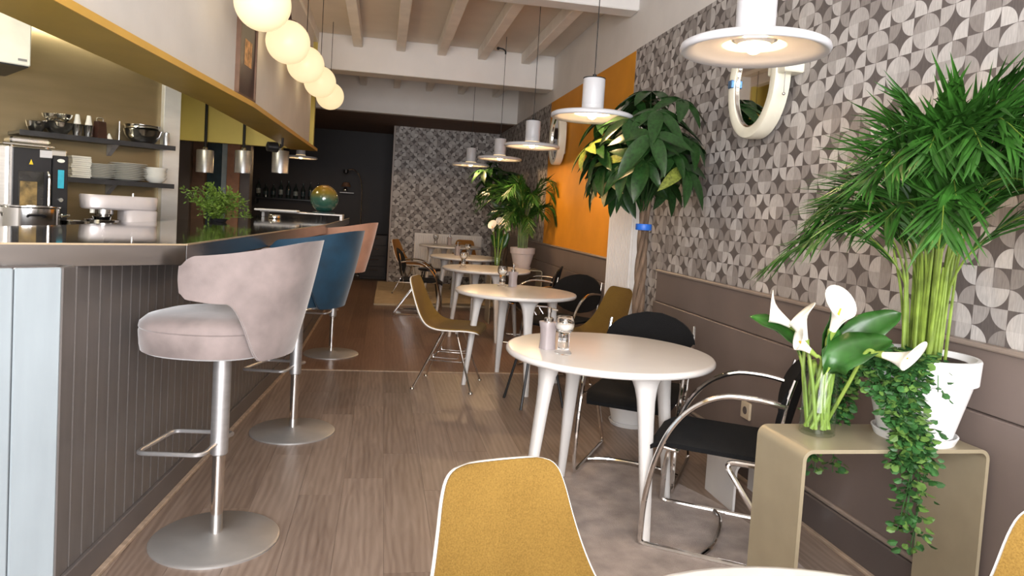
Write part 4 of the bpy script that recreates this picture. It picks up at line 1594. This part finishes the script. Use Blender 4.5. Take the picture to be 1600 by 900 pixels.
# ---- calla lilies
def make_vase(label, loc, s=1.0):
    t = thing('glass_vase', label, 'vase', loc, 0, 'cylinder vases of lilies')
    t.scale = (s, s, s)
    MB().lathe([(0.002, 0.0), (0.050, 0.0), (0.055, 0.004), (0.055, 0.22), (0.0535, 0.222), (0.052, 0.22), (0.052, 0.012), (0.002, 0.010)], 36, cap=False).build('glass_wall', 'clear_thin_glass', t, True, 40)
    return t


def calla(label, base, neck, tipdir, L_=0.13, group='white calla lilies in the console vase', s=1.0):
    """base/neck in world coordinates"""
    base, neck, d = Vector(base), Vector(neck), Vector(tipdir).normalized()
    t = thing('calla_lily', label, 'flower', base, 0, group)
    nk = neck - base
    MB().tube(cr([(0, 0, 0), nk * 0.45 + Vector((0, 0, 0.03)), nk - d * 0.03, nk], 7), 0.006 * s, 8).build('stem', 'calla_green', t, True)
    x_ax = Vector((0, 0, 1)) - d * d.z
    x_ax = x_ax.normalized() if x_ax.length > 0.1 else d.orthogonal().normalized()
    y_ax = d.cross(x_ax)
    n, m = 26, 10
    vs, fs = [], []
    for i in range(m + 1):
        t_ = i / m
        for k in range(n + 1):
            a = -PI + 2 * PI * k / n              # a = 0 : the long lip side
            lip = 0.5 + 0.5 * math.cos(a)
            ln = L_ * (0.55 + 0.45 * lip ** 1.3) * t_
            r = 0.007 + 0.023 * t_ ** 1.3 + (0.008 + 0.018 * lip) * max(0, t_ - 0.55) ** 1.6 / 0.45 ** 1.6
            r *= s
            curl = 0.03 * lip * max(0, t_ - 0.7) / 0.3
            p = nk + d * (ln - curl * 0.4) + x_ax * (r * math.cos(a)) + y_ax * (r * math.sin(a) * (0.94 if abs(a) > 2.6 else 1))
            vs.append(tuple(p))
    W = n + 1
    for i in range(m):
        for k in range(n):
            a = i * W + k
            fs.append((a, a + 1, a + W + 1, a + W))
    o = MB().add(vs, fs).build('spathe', 'calla_white', t, True, 80)
    sm_ = o.modifiers.new('thick', 'SOLIDIFY')
    sm_.thickness = 0.0018
    MB().tube([nk + d * 0.015, nk + d * L_ * 0.62], 0.0055 * s, 8, r1=0.003).build('spadix', 'spadix', t, True)
    MB().tube([nk - d * 0.012, nk + d * 0.022], 0.0068 * s, 10, r1=0.0125 * s).build('throat', 'calla_green', t, True)
    return t


def big_leaf(label, base, mid, tip, w, group='broad calla leaves in the console vase'):
    base = Vector(base)
    t = thing('calla_leaf', label, 'leaf', base, 0, group)
    P = cr([(0, 0, 0), (Vector(mid) - base), (Vector(tip) - base)], 9)
    n = len(P) - 1
    i0 = n // 2 - 1
    MB().tube(P[:i0 + 2], 0.005, 6).build('stalk', 'calla_green', t, True)
    vs, fs = [], []
    for i in range(i0, n + 1):
        s_ = (i - i0) / (n - i0)
        tan = (P[min(n, i + 1)] - P[max(0, i - 1)]).normalized()
        side = tan.cross(Vector((0.35, -0.6, 0.75)))
        side = side.normalized()
        nr = side.cross(tan)
        ww = w * (math.sin(PI * (0.10 + 0.90 * s_)) ** 0.8 if s_ < 1 else 0.0)
        wob = 0.10 * ww * math.sin(5 * s_ * PI)
        vs += [tuple(P[i] - side * ww + nr * (ww * .35 + wob)), tuple(P[i] - side * ww * .5 + nr * ww * .12), tuple(P[i]), tuple(P[i] + side * ww * .5 + nr * ww * .12), tuple(P[i] + side * ww + nr * (ww * .35 - wob))]
    q = n - i0
    for i in range(q):
        for k in range(4):
            a = i * 5 + k
            fs.append((a, a + 1, a + 6, a + 5))
    o = MB().add(vs, fs).build('blade', 'calla_leaf', t, True, 80)
    sm_ = o.modifiers.new('thick', 'SOLIDIFY')
    sm_.thickness = 0.0012
    return t


VX, VY, VZ = 1.425, 2.02, 0.669
make_vase('clear glass vase of calla lilies on the bronze console', (VX, VY, VZ))


def vb(a, r=0.03):
    return (VX + r * math.cos(a), VY + r * math.sin(a), VZ + 0.02)


# image-right on this spot is (0.82,-0.57), towards viewer (-0.57,-0.82)
ri, tv = Vector((0.82, -0.57, 0)), Vector((-0.57, -0.82, 0))


def at(dx, dz, dv=0.0):
    p = Vector((VX, VY, VZ)) + ri * dx + tv * dv
    return (p.x, p.y, VZ + dz)


calla('white calla lily leaning furthest left, above the vase', vb(2.5), at(-0.085, 0.330), ri * -0.8 + Vector((0, 0, 0.55)) + tv * 0.05, 0.15)
calla('upright white calla lily second from the left', vb(4.0), at(-0.05, 0.285, 0.04), ri * -0.05 + Vector((0, 0, 1)) + ri * -0.25 + tv * 0.05, 0.145)
calla('low small calla lily opening to the left below the others', vb(1.0), at(-0.025, 0.265, 0.06), ri * -0.75 + Vector((0, 0, 0.62)) + tv * 0.3, 0.105, s=0.8)
calla('tallest white calla lily in the middle of the vase, orange spadix showing', vb(5.5), at(0.015, 0.325, 0.03), ri * 0.22 + Vector((0, 0, 0.9)) + tv * 0.28, 0.165, s=1.1)
calla('white calla lily bending far right over the pot rim', vb(0.2), at(0.145, 0.295, 0.08), ri * 0.9 + Vector((0, 0, 0.05)) + tv * 0.5, 0.15)
big_leaf('broad calla leaf pointing left from the vase', vb(3.0), at(-0.08, 0.27, 0.0), at(-0.235, 0.36, 0.02), 0.046)
big_leaf('broad calla leaf in front, rising right from the vase', vb(4.6), at(0.02, 0.23, 0.05), at(0.19, 0.335, 0.04), 0.062)
big_leaf('broad calla leaf behind, rising to the upper right', vb(0.9), at(0.05, 0.27, -0.03), at(0.215, 0.415, -0.05), 0.052)
big_leaf('calla leaf standing upright behind the tallest lily', vb(1.6), at(0.0, 0.27, -0.03), at(0.045, 0.46, -0.04), 0.045)
big_leaf('calla leaf in the heart of the bunch, below the tallest lily', vb(5.0), at(0.01, 0.22, 0.03), at(0.03, 0.36, 0.02), 0.045)
for k in range(7):
    a = k * 0.9
    o = MB().tube(cr([vb(a, 0.036), (VX + 0.03 * math.cos(a + 1.5), VY + 0.03 * math.sin(a + 1.5), VZ + 0.12), (VX + 0.04 * math.cos(a + 2.6), VY + 0.04 * math.sin(a + 2.6), VZ + 0.235)], 5), 0.007, 7).build('cut_stem', 'calla_green', None, True)
    tag(o, 'pale green cut stem standing in the lily vase', 'stem', 'cut stems in the lily vase')

V2 = (1.39, 8.33, 0.665)
make_vase('far glass vase of lilies beside the far palm pot', V2, 1.25)
for k, (dx, dz, lab) in enumerate(((-0.07, 0.42, 'white calla lily leaning left in the far vase'), (0.06, 0.40, 'white calla lily leaning right in the far vase'), (0.0, 0.46, 'white calla lily upright in the far vase'))):
    calla(lab, (V2[0] + dx * 0.3, V2[1], V2[2] + 0.03), (V2[0] + dx, V2[1] - 0.02, V2[2] + dz), (dx * 4, -0.35, 0.8), 0.15, 'white calla lilies in the far vase', 1.2)
for k, (dx, dz, lab) in enumerate(((-0.1, 0.40, 'dark leaf at the left of the far vase'), (0.11, 0.44, 'dark leaf at the right of the far vase'), (0.0, 0.52, 'dark leaf standing in the middle of the far vase'))):
    big_leaf(lab, (V2[0], V2[1] + 0.01, V2[2] + 0.03), (V2[0] + dx * 0.4, V2[1], V2[2] + 0.25), (V2[0] + dx, V2[1], V2[2] + dz), 0.05, 'calla leaves in the far vase')

# ================================================================== BAR AND KITCHEN OBJECTS
BT = 1.148
# herb pot on the bar
hb = thing('herb_plant', 'bushy green herb plant standing on the bar worktop', 'plant', (-1.10, 5.05, BT), 0)
MB().lathe([(0.05, 0.0), (0.06, 0.02), (0.056, 0.022)], 24).build('pot', 'black_plastic', hb, True)
rg = random.Random(31)
for s in range(60):
    a = rg.uniform(0, 6.28)
    sp = rg.uniform(0.03, 0.23)
    h = rg.uniform(0.03, 0.24) * (1.15 - sp * 1.6)
    P = cr([(0, 0, 0.01), (0.4 * sp * math.cos(a), 0.4 * sp * math.sin(a), 0.01 + h * 0.7), (sp * math.cos(a), sp * math.sin(a), 0.01 + h)], 5)
    st0 = MB().tube(P, 0.0018, 5).build('sprig', 'herb_green', hb)
    b = MB()
    for k in range(30):
        i = rg.randrange(3, len(P))
        p = P[i]
        d = Vector((rg.gauss(0, 1), rg.gauss(0, 1), rg.gauss(0.4, .7))).normalized()
        sd = d.orthogonal().normalized()
        L_ = rg.uniform(0.015, 0.034)
        q = p + d * L_ * 0.3
        b.add([q, q + d * L_ * .5 + sd * L_ * .22, q + d * L_, q + d * L_ * .5 - sd * L_ * .22], [(0, 1, 2, 3)])
    o = b.build('sprig_leaves', 'herb_green', st0)
    o['kind'] = 'stuff'

# raised shelf on the far end of the bar with the glass globe lamp
gs = thing('bar_shelf', 'low raised white-edged shelf on the far end of the bar', 'shelf', (-0.80, 7.45, BT), 0)
MB().box(-0.40, 0.40, -0.16, 0.16, 0.048, 0.062, 0.003).build('shelf_plate', 'white_lacquer', gs)
for sx in (-0.37, 0.385):
    MB().box(sx - 0.014, sx + 0.014, -0.15, 0.15, 0.0, 0.05, 0.003).build('support', 'white_lacquer', gs)
gg = thing('glass_globe_lamp', 'amber and teal glass globe on the raised bar shelf', 'lamp', (-0.60, 7.45, BT + 0.062), 0)
MB().lathe([(0.11, 0), (0.115, 0.006), (0.11, 0.014), (0.06, 0.018)], 32).build('foot', 'teal_dark', gg, True)
MB().sphere((0, 0, 0.152), 0.142, 36, 22).build('globe', 'amber_teal_glass', gg, True)
tr = tag(MB().box(-0.20, 0.20, -0.12, 0.12, 0, 0.018, 0.006).build('serving_tray', 'white_plastic'), 'flat white tray lying at the left end of the raised shelf', 'tray')
tr.location = (-1.02, 7.2, BT + 0.062)
tr = tag(MB().lathe([(0.05, 0), (0.055, 0.005), (0.055, 0.03), (0.05, 0.036)], 24).build('steel_tin', 'polished_steel', None, True), 'small shiny steel tin on the bar in front of the raised shelf', 'tin')
tr.location = (-0.98, 6.75, BT)

# kitchen counter
kc = thing('kitchen_counter', 'steel kitchen counter along the brushed steel wall', 'counter', K(0, 0, 0), KZ)
MB().box(-1.7, -0.02, -0.90, -0.005, 0.90, 0.94, 0.004).build('counter_top', 'stainless', kc)
MB().box(-1.7, -0.02, -0.86, -0.02, 0.0, 0.90).build('cabinet_body', 'stainless', kc)


def kshelf(name, label, a0, a1, z, d):
    t = thing(name, label, 'shelf', K(0, 0, z), KZ, 'dark steel wall shelves in the kitchen')
    MB().box(a0, a1, -d, -0.004, -0.022, 0.0, 0.003).build('shelf_board', 'dark_shelf', t)
    MB().box(a0, a1, -d - 0.004, -d, -0.03, 0.004).build('shelf_lip', 'dark_shelf', t)
    for a in (-0.11,):
        MB().add([(a - .015, -0.006, -0.022), (a - .015, -d * .6, -0.022), (a - .015, -0.006, -0.10), (a + .015, -0.006, -0.022), (a + .015, -d * .6, -0.022), (a + .015, -0.006, -0.10)],
                 [(0, 1, 2), (3, 5, 4), (0, 3, 4, 1), (1, 4, 5, 2), (2, 5, 3, 0)]).build('bracket', 'wire_grey', t)
    return t


kshelf('wall_shelf', 'upper dark steel kitchen shelf with bowls and bottles', -0.72, 0.243, 1.665, 0.30)
kshelf('wall_shelf', 'lower dark steel kitchen shelf with stacked white plates', -0.72, 0.243, 1.385, 0.30)

# plates and bowls on the lower shelf
plate = MB().lathe([(0.05, 0), (0.062, 0.003), (0.088, 0.011), (0.125, 0.016), (0.126, 0.018), (0.088, 0.0145), (0.06, 0.006), (0.002, 0.005)], 32, cap=False)
plate_o = plate.build('plate', 'china_white', None, True, 50)
pmesh = plate_o.data
bpy.data.objects.remove(plate_o)
bowl_o = MB().lathe([(0.03, 0), (0.035, 0.004), (0.06, 0.02), (0.075, 0.045), (0.073, 0.045), (0.055, 0.02), (0.002, 0.009)], 28, cap=False).build('bowl', 'china_white', None, True, 50)
bmesh_ = bowl_o.data
bpy.data.objects.remove(bowl_o)
sq_o = MB().box(-0.075, 0.075, -0.075, 0.075, 0, 0.0135, 0.004).build('square_plate', 'china_white')
smesh = sq_o.data
bpy.data.objects.remove(sq_o)
rg = random.Random(41)


def stack(name, me, cat, n, a, off, z, dz, label, group, s=1.0, jit=0.004):
    for k in range(n):
        o = bpy.data.objects.new(name, me)
        col.objects.link(o)
        p = K(a + rg.uniform(-jit, jit), off + rg.uniform(-jit, jit), z + k * dz)
        o.location = p
        o.rotation_euler = (0, 0, KZ + rg.uniform(-0.06, 0.06))
        o.scale = (s, s, 1)
        tag(o, label, cat, group)


ZL = 1.3855
stack('square_plate', smesh, 'plate', 11, -0.345, 0.17, ZL, 0.0138, 'square white plate in the tall stack beside the oven', 'square plates beside the oven', 0.8)
stack('plate', pmesh, 'plate', 9, -0.215, 0.17, ZL, 0.0115, 'white plate in the stack second from the oven', 'second stack of plates', 0.8)
stack('plate', pmesh, 'plate', 10, -0.035, 0.17, ZL, 0.0125, 'large white plate in the widest stack on the lower shelf', 'widest stack of plates', 0.98, 0.008)
stack('bowl', bmesh_, 'bowl', 6, 0.155, 0.17, ZL, 0.0145, 'white bowl in the stack beside the steel pillar', 'stack of bowls by the pillar', 1.05, 0.006)
# steelware on the upper shelf
ZU = 1.6655


def put(o, a, off, z, label, cat, group=None, rz=0):
    o.location = K(a, off, z)
    o.rotation_euler = (0, 0, KZ + rz)
    return tag(o, label, cat, group)


def steel_bowl(r, h, name='mixing_bowl'):
    return MB().lathe([(r * 0.42, 0), (r * 0.6, h * 0.12), (r * 0.92, h * 0.6), (r, h * 0.95), (r * 1.04, h), (r * 0.98, h * 0.98), (r * 0.88, h * 0.6), (r * 0.5, h * 0.15), (0.002, h * 0.1)], 36, cap=False).build(name, 'polished_steel', None, True, 50)


put(steel_bowl(0.128, 0.10), 0.065, 0.16, ZU, 'large steel mixing bowl, lower of the pair near the pillar', 'bowl', 'steel bowls on the upper shelf')
put(steel_bowl(0.12, 0.085), 0.06, 0.16, ZU + 0.05, 'steel mixing bowl nested in the large one near the pillar', 'bowl', 'steel bowls on the upper shelf')
put(steel_bowl(0.088, 0.085), -0.475, 0.17, ZU, 'medium steel bowl with utensils on top, left on the upper shelf', 'bowl', 'steel bowls on the upper shelf')
put(steel_bowl(0.06, 0.075), -0.60, 0.17, ZU, 'small steel bowl at the left end of the upper shelf', 'bowl', 'steel bowls on the upper shelf')
put(steel_bowl(0.06, 0.05), -0.45, 0.17, ZU + 0.092, 'steel strainer bowl resting on the medium bowl', 'bowl', 'steel bowls on the upper shelf')
put(steel_bowl(0.05, 0.045), -0.52, 0.17, ZU + 0.092, 'little steel ladle bowl piled on the medium bowl', 'bowl', 'steel bowls on the upper shelf')
for k, (a, lab) in enumerate(((-0.365, 'left steel beaker on the upper shelf'), (-0.295, 'right steel beaker on the upper shelf'))):
    t = thing('beaker_bottle', lab + ' with a capped bottle in it', 'bottle', K(a, 0.18, ZU), KZ, 'steel beakers on the upper shelf')
    MB().lathe([(0.026, 0), (0.034, 0.085), (0.036, 0.088), (0.032, 0.085), (0.024, 0.006)], 24, cap=False).build('beaker', 'polished_steel', t, True)
    MB().lathe([(0.02, 0.01), (0.022, 0.10), (0.018, 0.115), (0.014, 0.145), (0.011, 0.155)], 20).build('bottle', 'china_white', t, True)
gt = thing('box_grater', 'dark box grater with a steel handle on the upper shelf', 'grater', K(-0.225, 0.18, ZU), KZ + 0.3)
MB().add([(-.036, -.032, 0), (.036, -.032, 0), (.036, .032, 0), (-.036, .032, 0), (-.028, -.024, .125), (.028, -.024, .125), (.028, .024, .125), (-.028, .024, .125)], [(0, 3, 2, 1), (4, 5, 6, 7), (0, 1, 5, 4), (1, 2, 6, 5), (2, 3, 7, 6), (3, 0, 4, 7)]).build('body', 'frame_dark', gt)
MB().tube(fillet([(-.024, 0, .125), (-.024, 0, .15), (.024, 0, .15), (.024, 0, .125)], 0.01), 0.005, 6).build('handle', 'polished_steel', gt, True)
cn = thing('steel_funnel', 'small white cone standing beside the grater', 'funnel', K(-0.165, 0.18, ZU), KZ)
MB().lathe([(0.028, 0), (0.004, 0.05)], 20).build('cone', 'china_white', cn, True)
rh = thing('roll_holder', 'thin steel upright roll holder on the upper shelf', 'holder', K(-0.10, 0.18, ZU), KZ)
MB().lathe([(0.05, 0), (0.05, 0.005), (0.008, 0.012)], 24).build('base', 'polished_steel', rh, True)
MB().cyl(0, 0, 0.01, 0.145, 0.006, 10).build('rod', 'polished_steel', rh, True)
pm = thing('pepper_mill', 'small steel shaker against the bright pillar', 'shaker', K(0.215, 0.2, ZU), KZ)
MB().lathe([(0.022, 0), (0.022, 0.07), (0.018, 0.078), (0.02, 0.1), (0.012, 0.105)], 20).build('body', 'brushed_alu', pm, True)

# combi oven
ov = thing('combi_oven', 'black-fronted steel combi oven on the kitchen counter', 'oven', K(-0.87, 0.75, 0.94), KZ)
MB().box(-0.11, 0.30, 0.004, 0.42, 0, 0.60, 0.006).build('body', 'stainless', ov)
dr = MB().box(0.02, 0.215, -0.03, 0.004, 0.06, 0.595, 0.006).build('door', 'black_plastic', ov)
MB().box(0.045, 0.175, -0.0335, -0.030, 0.11, 0.46, 0.002).build('door_glass', 'oven_glass', dr)
MB().box(0.055, 0.14, -0.035, -0.0336, 0.17, 0.40, 0.002).build('lit_window', 'oven_glow', dr)
MB().tube(fillet([(0.195, -0.03, 0.10), (0.195, -0.06, 0.12), (0.195, -0.06, 0.44), (0.195, -0.03, 0.46)], 0.02), 0.008, 8).build('handle', 'polished_steel', dr, True)
MB().add([(0.098, -0.0345, 0.50), (0.118, -0.0345, 0.50), (0.108, -0.0345, 0.53), (0.098, -0.031, 0.50), (0.118, -0.031, 0.50), (0.108, -0.031, 0.53)], [(0, 1, 2), (5, 4, 3), (0, 3, 4, 1), (1, 4, 5, 2), (2, 5, 3, 0)]).build('warning_mark', 'warning_yellow', dr)
MB().box(0.0, 0.02, -0.028, 0.004, 0.0, 0.60, 0.004).build('side_trim', 'polished_steel', ov)
MB().box(0.15, 0.215, -0.034, -0.03, 0.545, 0.59, 0.002).build('top_plate', 'brushed_alu', dr)
cp = MB().box(0.218, 0.30, -0.03, 0.004, 0.0, 0.565, 0.004).build('control_panel', 'black_plastic', ov)
MB().box(0.245, 0.278, -0.0335, -0.03, 0.37, 0.48, 0.002).build('screen', 'screen_blue', cp)
MB().lathe([(0.02, 0), (0.02, 0.003)], 20, M=Matrix.Translation((0.26, -0.03, 0.535)) @ Matrix.Rotation(PI / 2, 4, 'X'), sy=0.55).build('badge', 'china_white', cp)
MB().lathe([(0.013, 0), (0.012, 0.012)], 20, M=Matrix.Translation((0.262, -0.03, 0.30)) @ Matrix.Rotation(PI / 2, 4, 'X')).build('dial', 'polished_steel', cp, True)
o2 = thing('steel_cabinet', 'tall steel appliance at the left edge beside the oven', 'appliance', K(-1.15, 0.78, 0.94), KZ)
MB().box(-0.15, 0.15, 0.0, 0.42, 0, 0.62, 0.01).build('body', 'stainless', o2)
MB().tube(fillet([(0.12, 0.0, 0.1), (0.12, -0.035, 0.12), (0.12, -0.035, 0.5), (0.12, 0.0, 0.52)], 0.02), 0.009, 8).build('handle', 'polished_steel', o2, True)
tb = thing('tray_rack', 'shallow steel trays piled on top of the oven', 'trays', K(-0.72, 0.52, 1.541), KZ)
MB().box(-0.15, 0.12, -0.1, 0.1, 0.012, 0.024, 0.004).build('tray', 'polished_steel', tb)
MB().box(-0.11, 0.1, -0.08, 0.08, 0.026, 0.062, 0.01).build('deep_tray', 'polished_steel', tb)
for sx in (-0.1, 0.08):
    MB().cyl(sx, -0.07, 0.0, 0.014, 0.01, 10).build('foot', 'polished_steel', tb)
# stock pot
po = thing('stock_pot', 'wide polished steel pot behind the left end of the bar', 'pot', K(-0.80, 0.93, 0.955), KZ)
MB().lathe([(0.145, -0.015), (0.15, 0.006), (0.15, 0.235), (0.156, 0.242), (0.156, 0.247), (0.146, 0.245), (0.144, 0.02), (0.002, 0.012)], 48, cap=False).build('body', 'polished_steel', po, True, 40)
for sg in (-1, 1):
    MB().tube(fillet([(sg * 0.148, -0.05, 0.19), (sg * 0.19, -0.05, 0.20), (sg * 0.19, 0.05, 0.20), (sg * 0.148, 0.05, 0.19)], 0.02), 0.007, 8).build('handle', 'polished_steel', po, True)
MB().tube(fillet([(-0.04, -0.148, 0.19), (-0.04, -0.175, 0.20), (0.04, -0.175, 0.20), (0.04, -0.148, 0.19)], 0.02), 0.007, 8).build('handle', 'black_plastic', po, True)
# stand mixer
mx_ = thing('stand_mixer', 'silver kitchen stand mixer behind the bar', 'mixer', K(-0.27, 0.75, 0.94), KZ)
b = MB()
prof = []
hd = MB()
n = 24


def rrect(w, d, n=28, e=0.35):
    return [(w * math.copysign(abs(math.cos(2 * PI * i / n)) ** e, math.cos(2 * PI * i / n)), d * math.copysign(abs(math.sin(2 * PI * i / n)) ** e, math.sin(2 * PI * i / n))) for i in range(n)]


def lift(secs, cx=0.0, cy=0.0, n=28, e=0.35):
    vs, fs = [], []
    for z, w, d, ox in secs:
        vs += [(cx + ox + x, cy + y, z) for x, y in rrect(w, d, n, e)]
    for q in range(len(secs) - 1):
        for i in range(n):
            j = (i + 1) % n
            fs.append((q * n + i, q * n + j, q * n + n + j, q * n + n + i))
    fs += [tuple(range(n - 1, -1, -1)), tuple((len(secs) - 1) * n + i for i in range(n))]
    return MB().add(vs, fs)


lift([(0.255, 0.205, 0.085, 0), (0.265, 0.215, 0.095, 0), (0.335, 0.222, 0.098, 0), (0.345, 0.217, 0.092, 0)], e=0.5).build('motor_head', 'mixer_silver', mx_, True, 40)
lift([(0.0, 0.10, 0.09, 0.11), (0.25, 0.105, 0.09, 0.11), (0.256, 0.10, 0.086, 0.11)], e=0.4).build('column', 'mixer_silver', mx_, True, 40)
lift([(0.0, 0.21, 0.095, 0), (0.03, 0.21, 0.095, 0), (0.04, 0.20, 0.09, 0)], e=0.4).build('base', 'mixer_silver', mx_, True, 40)
MB().lathe([(0.05, 0.04), (0.085, 0.08), (0.10, 0.185), (0.104, 0.19), (0.098, 0.19), (0.08, 0.08), (0.002, 0.05)], 32, (-0.10, 0, 0), cap=False).build('bowl', 'polished_steel', mx_, True)
MB().lathe([(0.02, 0.19), (0.035, 0.205), (0.055, 0.225), (0.055, 0.256)], 24, (-0.09, 0, 0)).build('drive_hub', 'polished_steel', mx_, True)
MB().lathe([(0.014, 0.23), (0.014, 0.256)], 14, (-0.17, -0.05, 0)).build('attachment_cap', 'china_white', mx_, True)
MB().lathe([(0.012, 0.344), (0.012, 0.365)], 14, (0.08, 0.0, 0)).build('top_knob', 'polished_steel', mx_, True)
MB().lathe([(0.045, 0.05), (0.05, 0.2), (0.055, 0.208)], 20, (-0.1, 0, 0)).build('beater', 'polished_steel', mx_, True)
pn = tag(steel_bowl(0.085, 0.07, 'steel_pan'), 'shallow steel pan between the oven and the mixer bowl', 'pan')
pn.location = K(-0.535, 0.80, 0.94 + 0.11)
cb_ = tag(MB().box(-0.1, 0.1, -0.09, 0.09, 0, 0.11, 0.006).build('storage_box', 'stainless'), 'steel box on the counter under the shallow pan', 'box')
cb_.location = K(-0.535, 0.80, 0.94)
cb_.rotation_euler = (0, 0, KZ)
# hood and strip light
hd_ = thing('extractor_hood', 'white extractor hood hanging at the upper left of the kitchen', 'hood', K(-1.2, 0.0, 0), KZ)
MB().box(-0.45, 0.465, -0.60, -0.005, 2.03, 2.615, 0.006).build('hood_box', 'hood_white', hd_)
MB().box(-0.44, 0.455, -0.59, -0.015, 2.022, 2.03).build('filter', 'dark_shelf', hd_)
MB().box(0.40, 0.445, -0.604, -0.60, 2.055, 2.068).build('badge', 'badge_grey', hd_)
sl = thing('strip_light', 'bright tube light at the top of the steel kitchen wall', 'lamp', K(-0.28, 0.12, 2.40), KZ)
MB().box(-0.42, 0.46, -0.03, 0.11, 0.02, 0.05, 0.004).build('housing', 'hood_white', sl)
MB().tube([(-0.40, 0.0, 0.0), (0.44, 0.0, 0.0)], 0.016, 12).build('tube', 'strip_tube', sl, True)
MB().box(-0.02, 0.02, -0.01, 0.03, 0.05, 0.22).build('hanger', 'hood_white', sl)

kl = thing('kitchen_fill_panel', 'added square fill light panel, unseen, over the kitchen', 'lamp', (-2.1, 3.9, 2.56), 0)  # added out of view to brighten the plates and the ledge underside
MB().box(-0.32, 0.32, -0.32, 0.32, 0.01, 0.06, 0.005).build('housing', 'hood_white', kl)
MB().box(-0.28, 0.28, -0.28, 0.28, 0.0, 0.01).build('diffuser', 'fill_panel_glow', kl)
clone(kl, (-2.0, 7.0, 2.56), 0, 'second added fill light panel, unseen, over the pass near the heat lamps')  # added out of view to brighten the yellow bulkhead
# framed print on the ledge
pf = thing('framed_print', 'dark framed print with two small pictures standing on the ochre ledge', 'picture', (-0.895, 4.735, 1.9455), math.atan2(NS, -1) + PI / 2 + PI / 2)
pf.rotation_euler = (0, 0, -math.atan(NS) + PI / 2)
# local +x runs along the wall away from the viewer, local -y faces the room
MB().box(-0.185, 0.185, -0.002, 0.016, 0.0, 0.80, 0.003).build('backing', 'frame_dark', pf)
fr_ = MB()
fr_.box(-0.19, -0.175, -0.012, 0.018, 0.0, 0.80)
fr_.box(0.175, 0.19, -0.012, 0.018, 0.0, 0.80)
fr_.box(-0.19, 0.19, -0.012, 0.018, 0.0, 0.02)
fr_.box(-0.19, 0.19, -0.012, 0.018, 0.78, 0.80)
fr_.build('frame', 'brown_column', pf)
MB().box(-0.06, 0.09, -0.004, -0.0015, 0.21, 0.37).build('picture', 'print_orange', pf)
MB().box(-0.08, 0.11, -0.004, -0.0015, 0.50, 0.63).build('picture', 'print_pale', pf)

# ---- dark back bar, bottles, floor lamp, drawers
bb = thing('back_shelf', 'black bottle shelf on the dark far wall', 'shelf', (-1.75, 13.86, 1.36), 0)
MB().box(-0.7, 0.7, -0.12, 0.115, -0.03, 0.0, 0.003).build('shelf_board', 'black_plastic', bb)
for sx in (-0.6, 0.6):
    MB().box(sx - 0.015, sx + 0.015, -0.1, 0.115, -0.12, -0.03).build('bracket', 'black_metal', bb)
rg = random.Random(51)
names_b = ['tall bottle with a pale label at the left of the dark shelf', 'slim dark bottle second on the dark shelf', 'short dark bottle third on the dark shelf', 'dark bottle fourth on the dark shelf', 'long-necked dark bottle in the middle of the dark shelf',
           'dark bottle sixth on the dark shelf', 'broad dark bottle seventh on the dark shelf', 'dark bottle eighth on the dark shelf', 'last dark bottle at the right of the dark shelf']
for k, lab in enumerate(names_b):
    t = thing('bottle', lab, 'bottle', (-2.32 + k * 0.135, 13.85, 1.3605), 0, 'bottles on the dark far shelf')
    h = rg.uniform(0.24, 0.34) + (0.08 if k == 0 else 0)
    r = rg.uniform(0.034, 0.045)
    MB().lathe([(r * .9, 0), (r, 0.005), (r, h * .6), (r * .8, h * .68), (r * .36, h * .78), (r * .34, h * .97), (r * .38, h)], 20).build('glass_body', 'bottle_dark', t, True)
    MB().lathe([(r * 1.01, h * .2), (r * 1.015, h * .22), (r * 1.015, h * .45), (r * 1.01, h * .47)], 20, cap=False).build('label', 'bottle_label' if k in (0, 3, 5) else 'teal_dark', t, True)
fl_o = thing('floor_lamp', 'thin chrome arc floor lamp before the dark wall', 'lamp', (-0.40, 13.4, 0), 0)
MB().lathe([(0.14, 0), (0.14, 0.015), (0.02, 0.02)], 28).build('base', 'chrome', fl_o, True)
MB().tube(cr([(0, 0, 0.015), (0, 0, 1.2), (-0.01, 0, 1.65), (-0.06, 0, 1.85), (-0.17, 0, 1.97), (-0.30, 0, 1.95)], 6), 0.009, 8).build('arc_pole', 'chrome', fl_o, True)
MB().lathe([(0.0, 0.0), (0.05, 0.01), (0.045, -0.05), (0.01, -0.07)][::-1], 18, (-0.31, 0, 1.95)).build('lamp_head', 'black_metal', fl_o, True)
wl = thing('wall_lamp_shelf', 'small white lit shelf with a lamp on the dark wall', 'lamp', (-0.70, 13.86, 1.545), 0)
MB().box(-0.13, 0.13, -0.1, 0.115, -0.012, 0.0, 0.003).build('shelf_plate', 'white_lacquer', wl)
MB().sphere((-0.03, -0.02, 0.05), 0.045, 18, 10).build('glass_ball', 'polished_steel', wl, True)
MB().lathe([(0.09, 0.11), (0.06, 0.19), (0.02, 0.2)], 20, (-0.02, 0, 0)).build('shade', 'brown_column', wl, True)
dw = thing('drawer_unit', 'black drawer unit with steel bar handles beside the papered wall', 'drawers', (-0.14, 13.0, 0), 0)
MB().box(-0.22, 0.25, -0.2, 0.3, 0.0, 0.80, 0.004).build('body', 'dark_wall', dw)
for k in range(4):
    z = 0.05 + k * 0.19
    d_ = MB().box(-0.2, 0.23, -0.215, -0.201, z, z + 0.175, 0.003).build('drawer', 'dark_wall', dw)
    MB().tube(fillet([(-0.08, -0.214, z + 0.12), (-0.08, -0.24, z + 0.12), (0.10, -0.24, z + 0.12), (0.10, -0.214, z + 0.12)], 0.01), 0.006, 6).build('handle', 'chrome', d_, True)
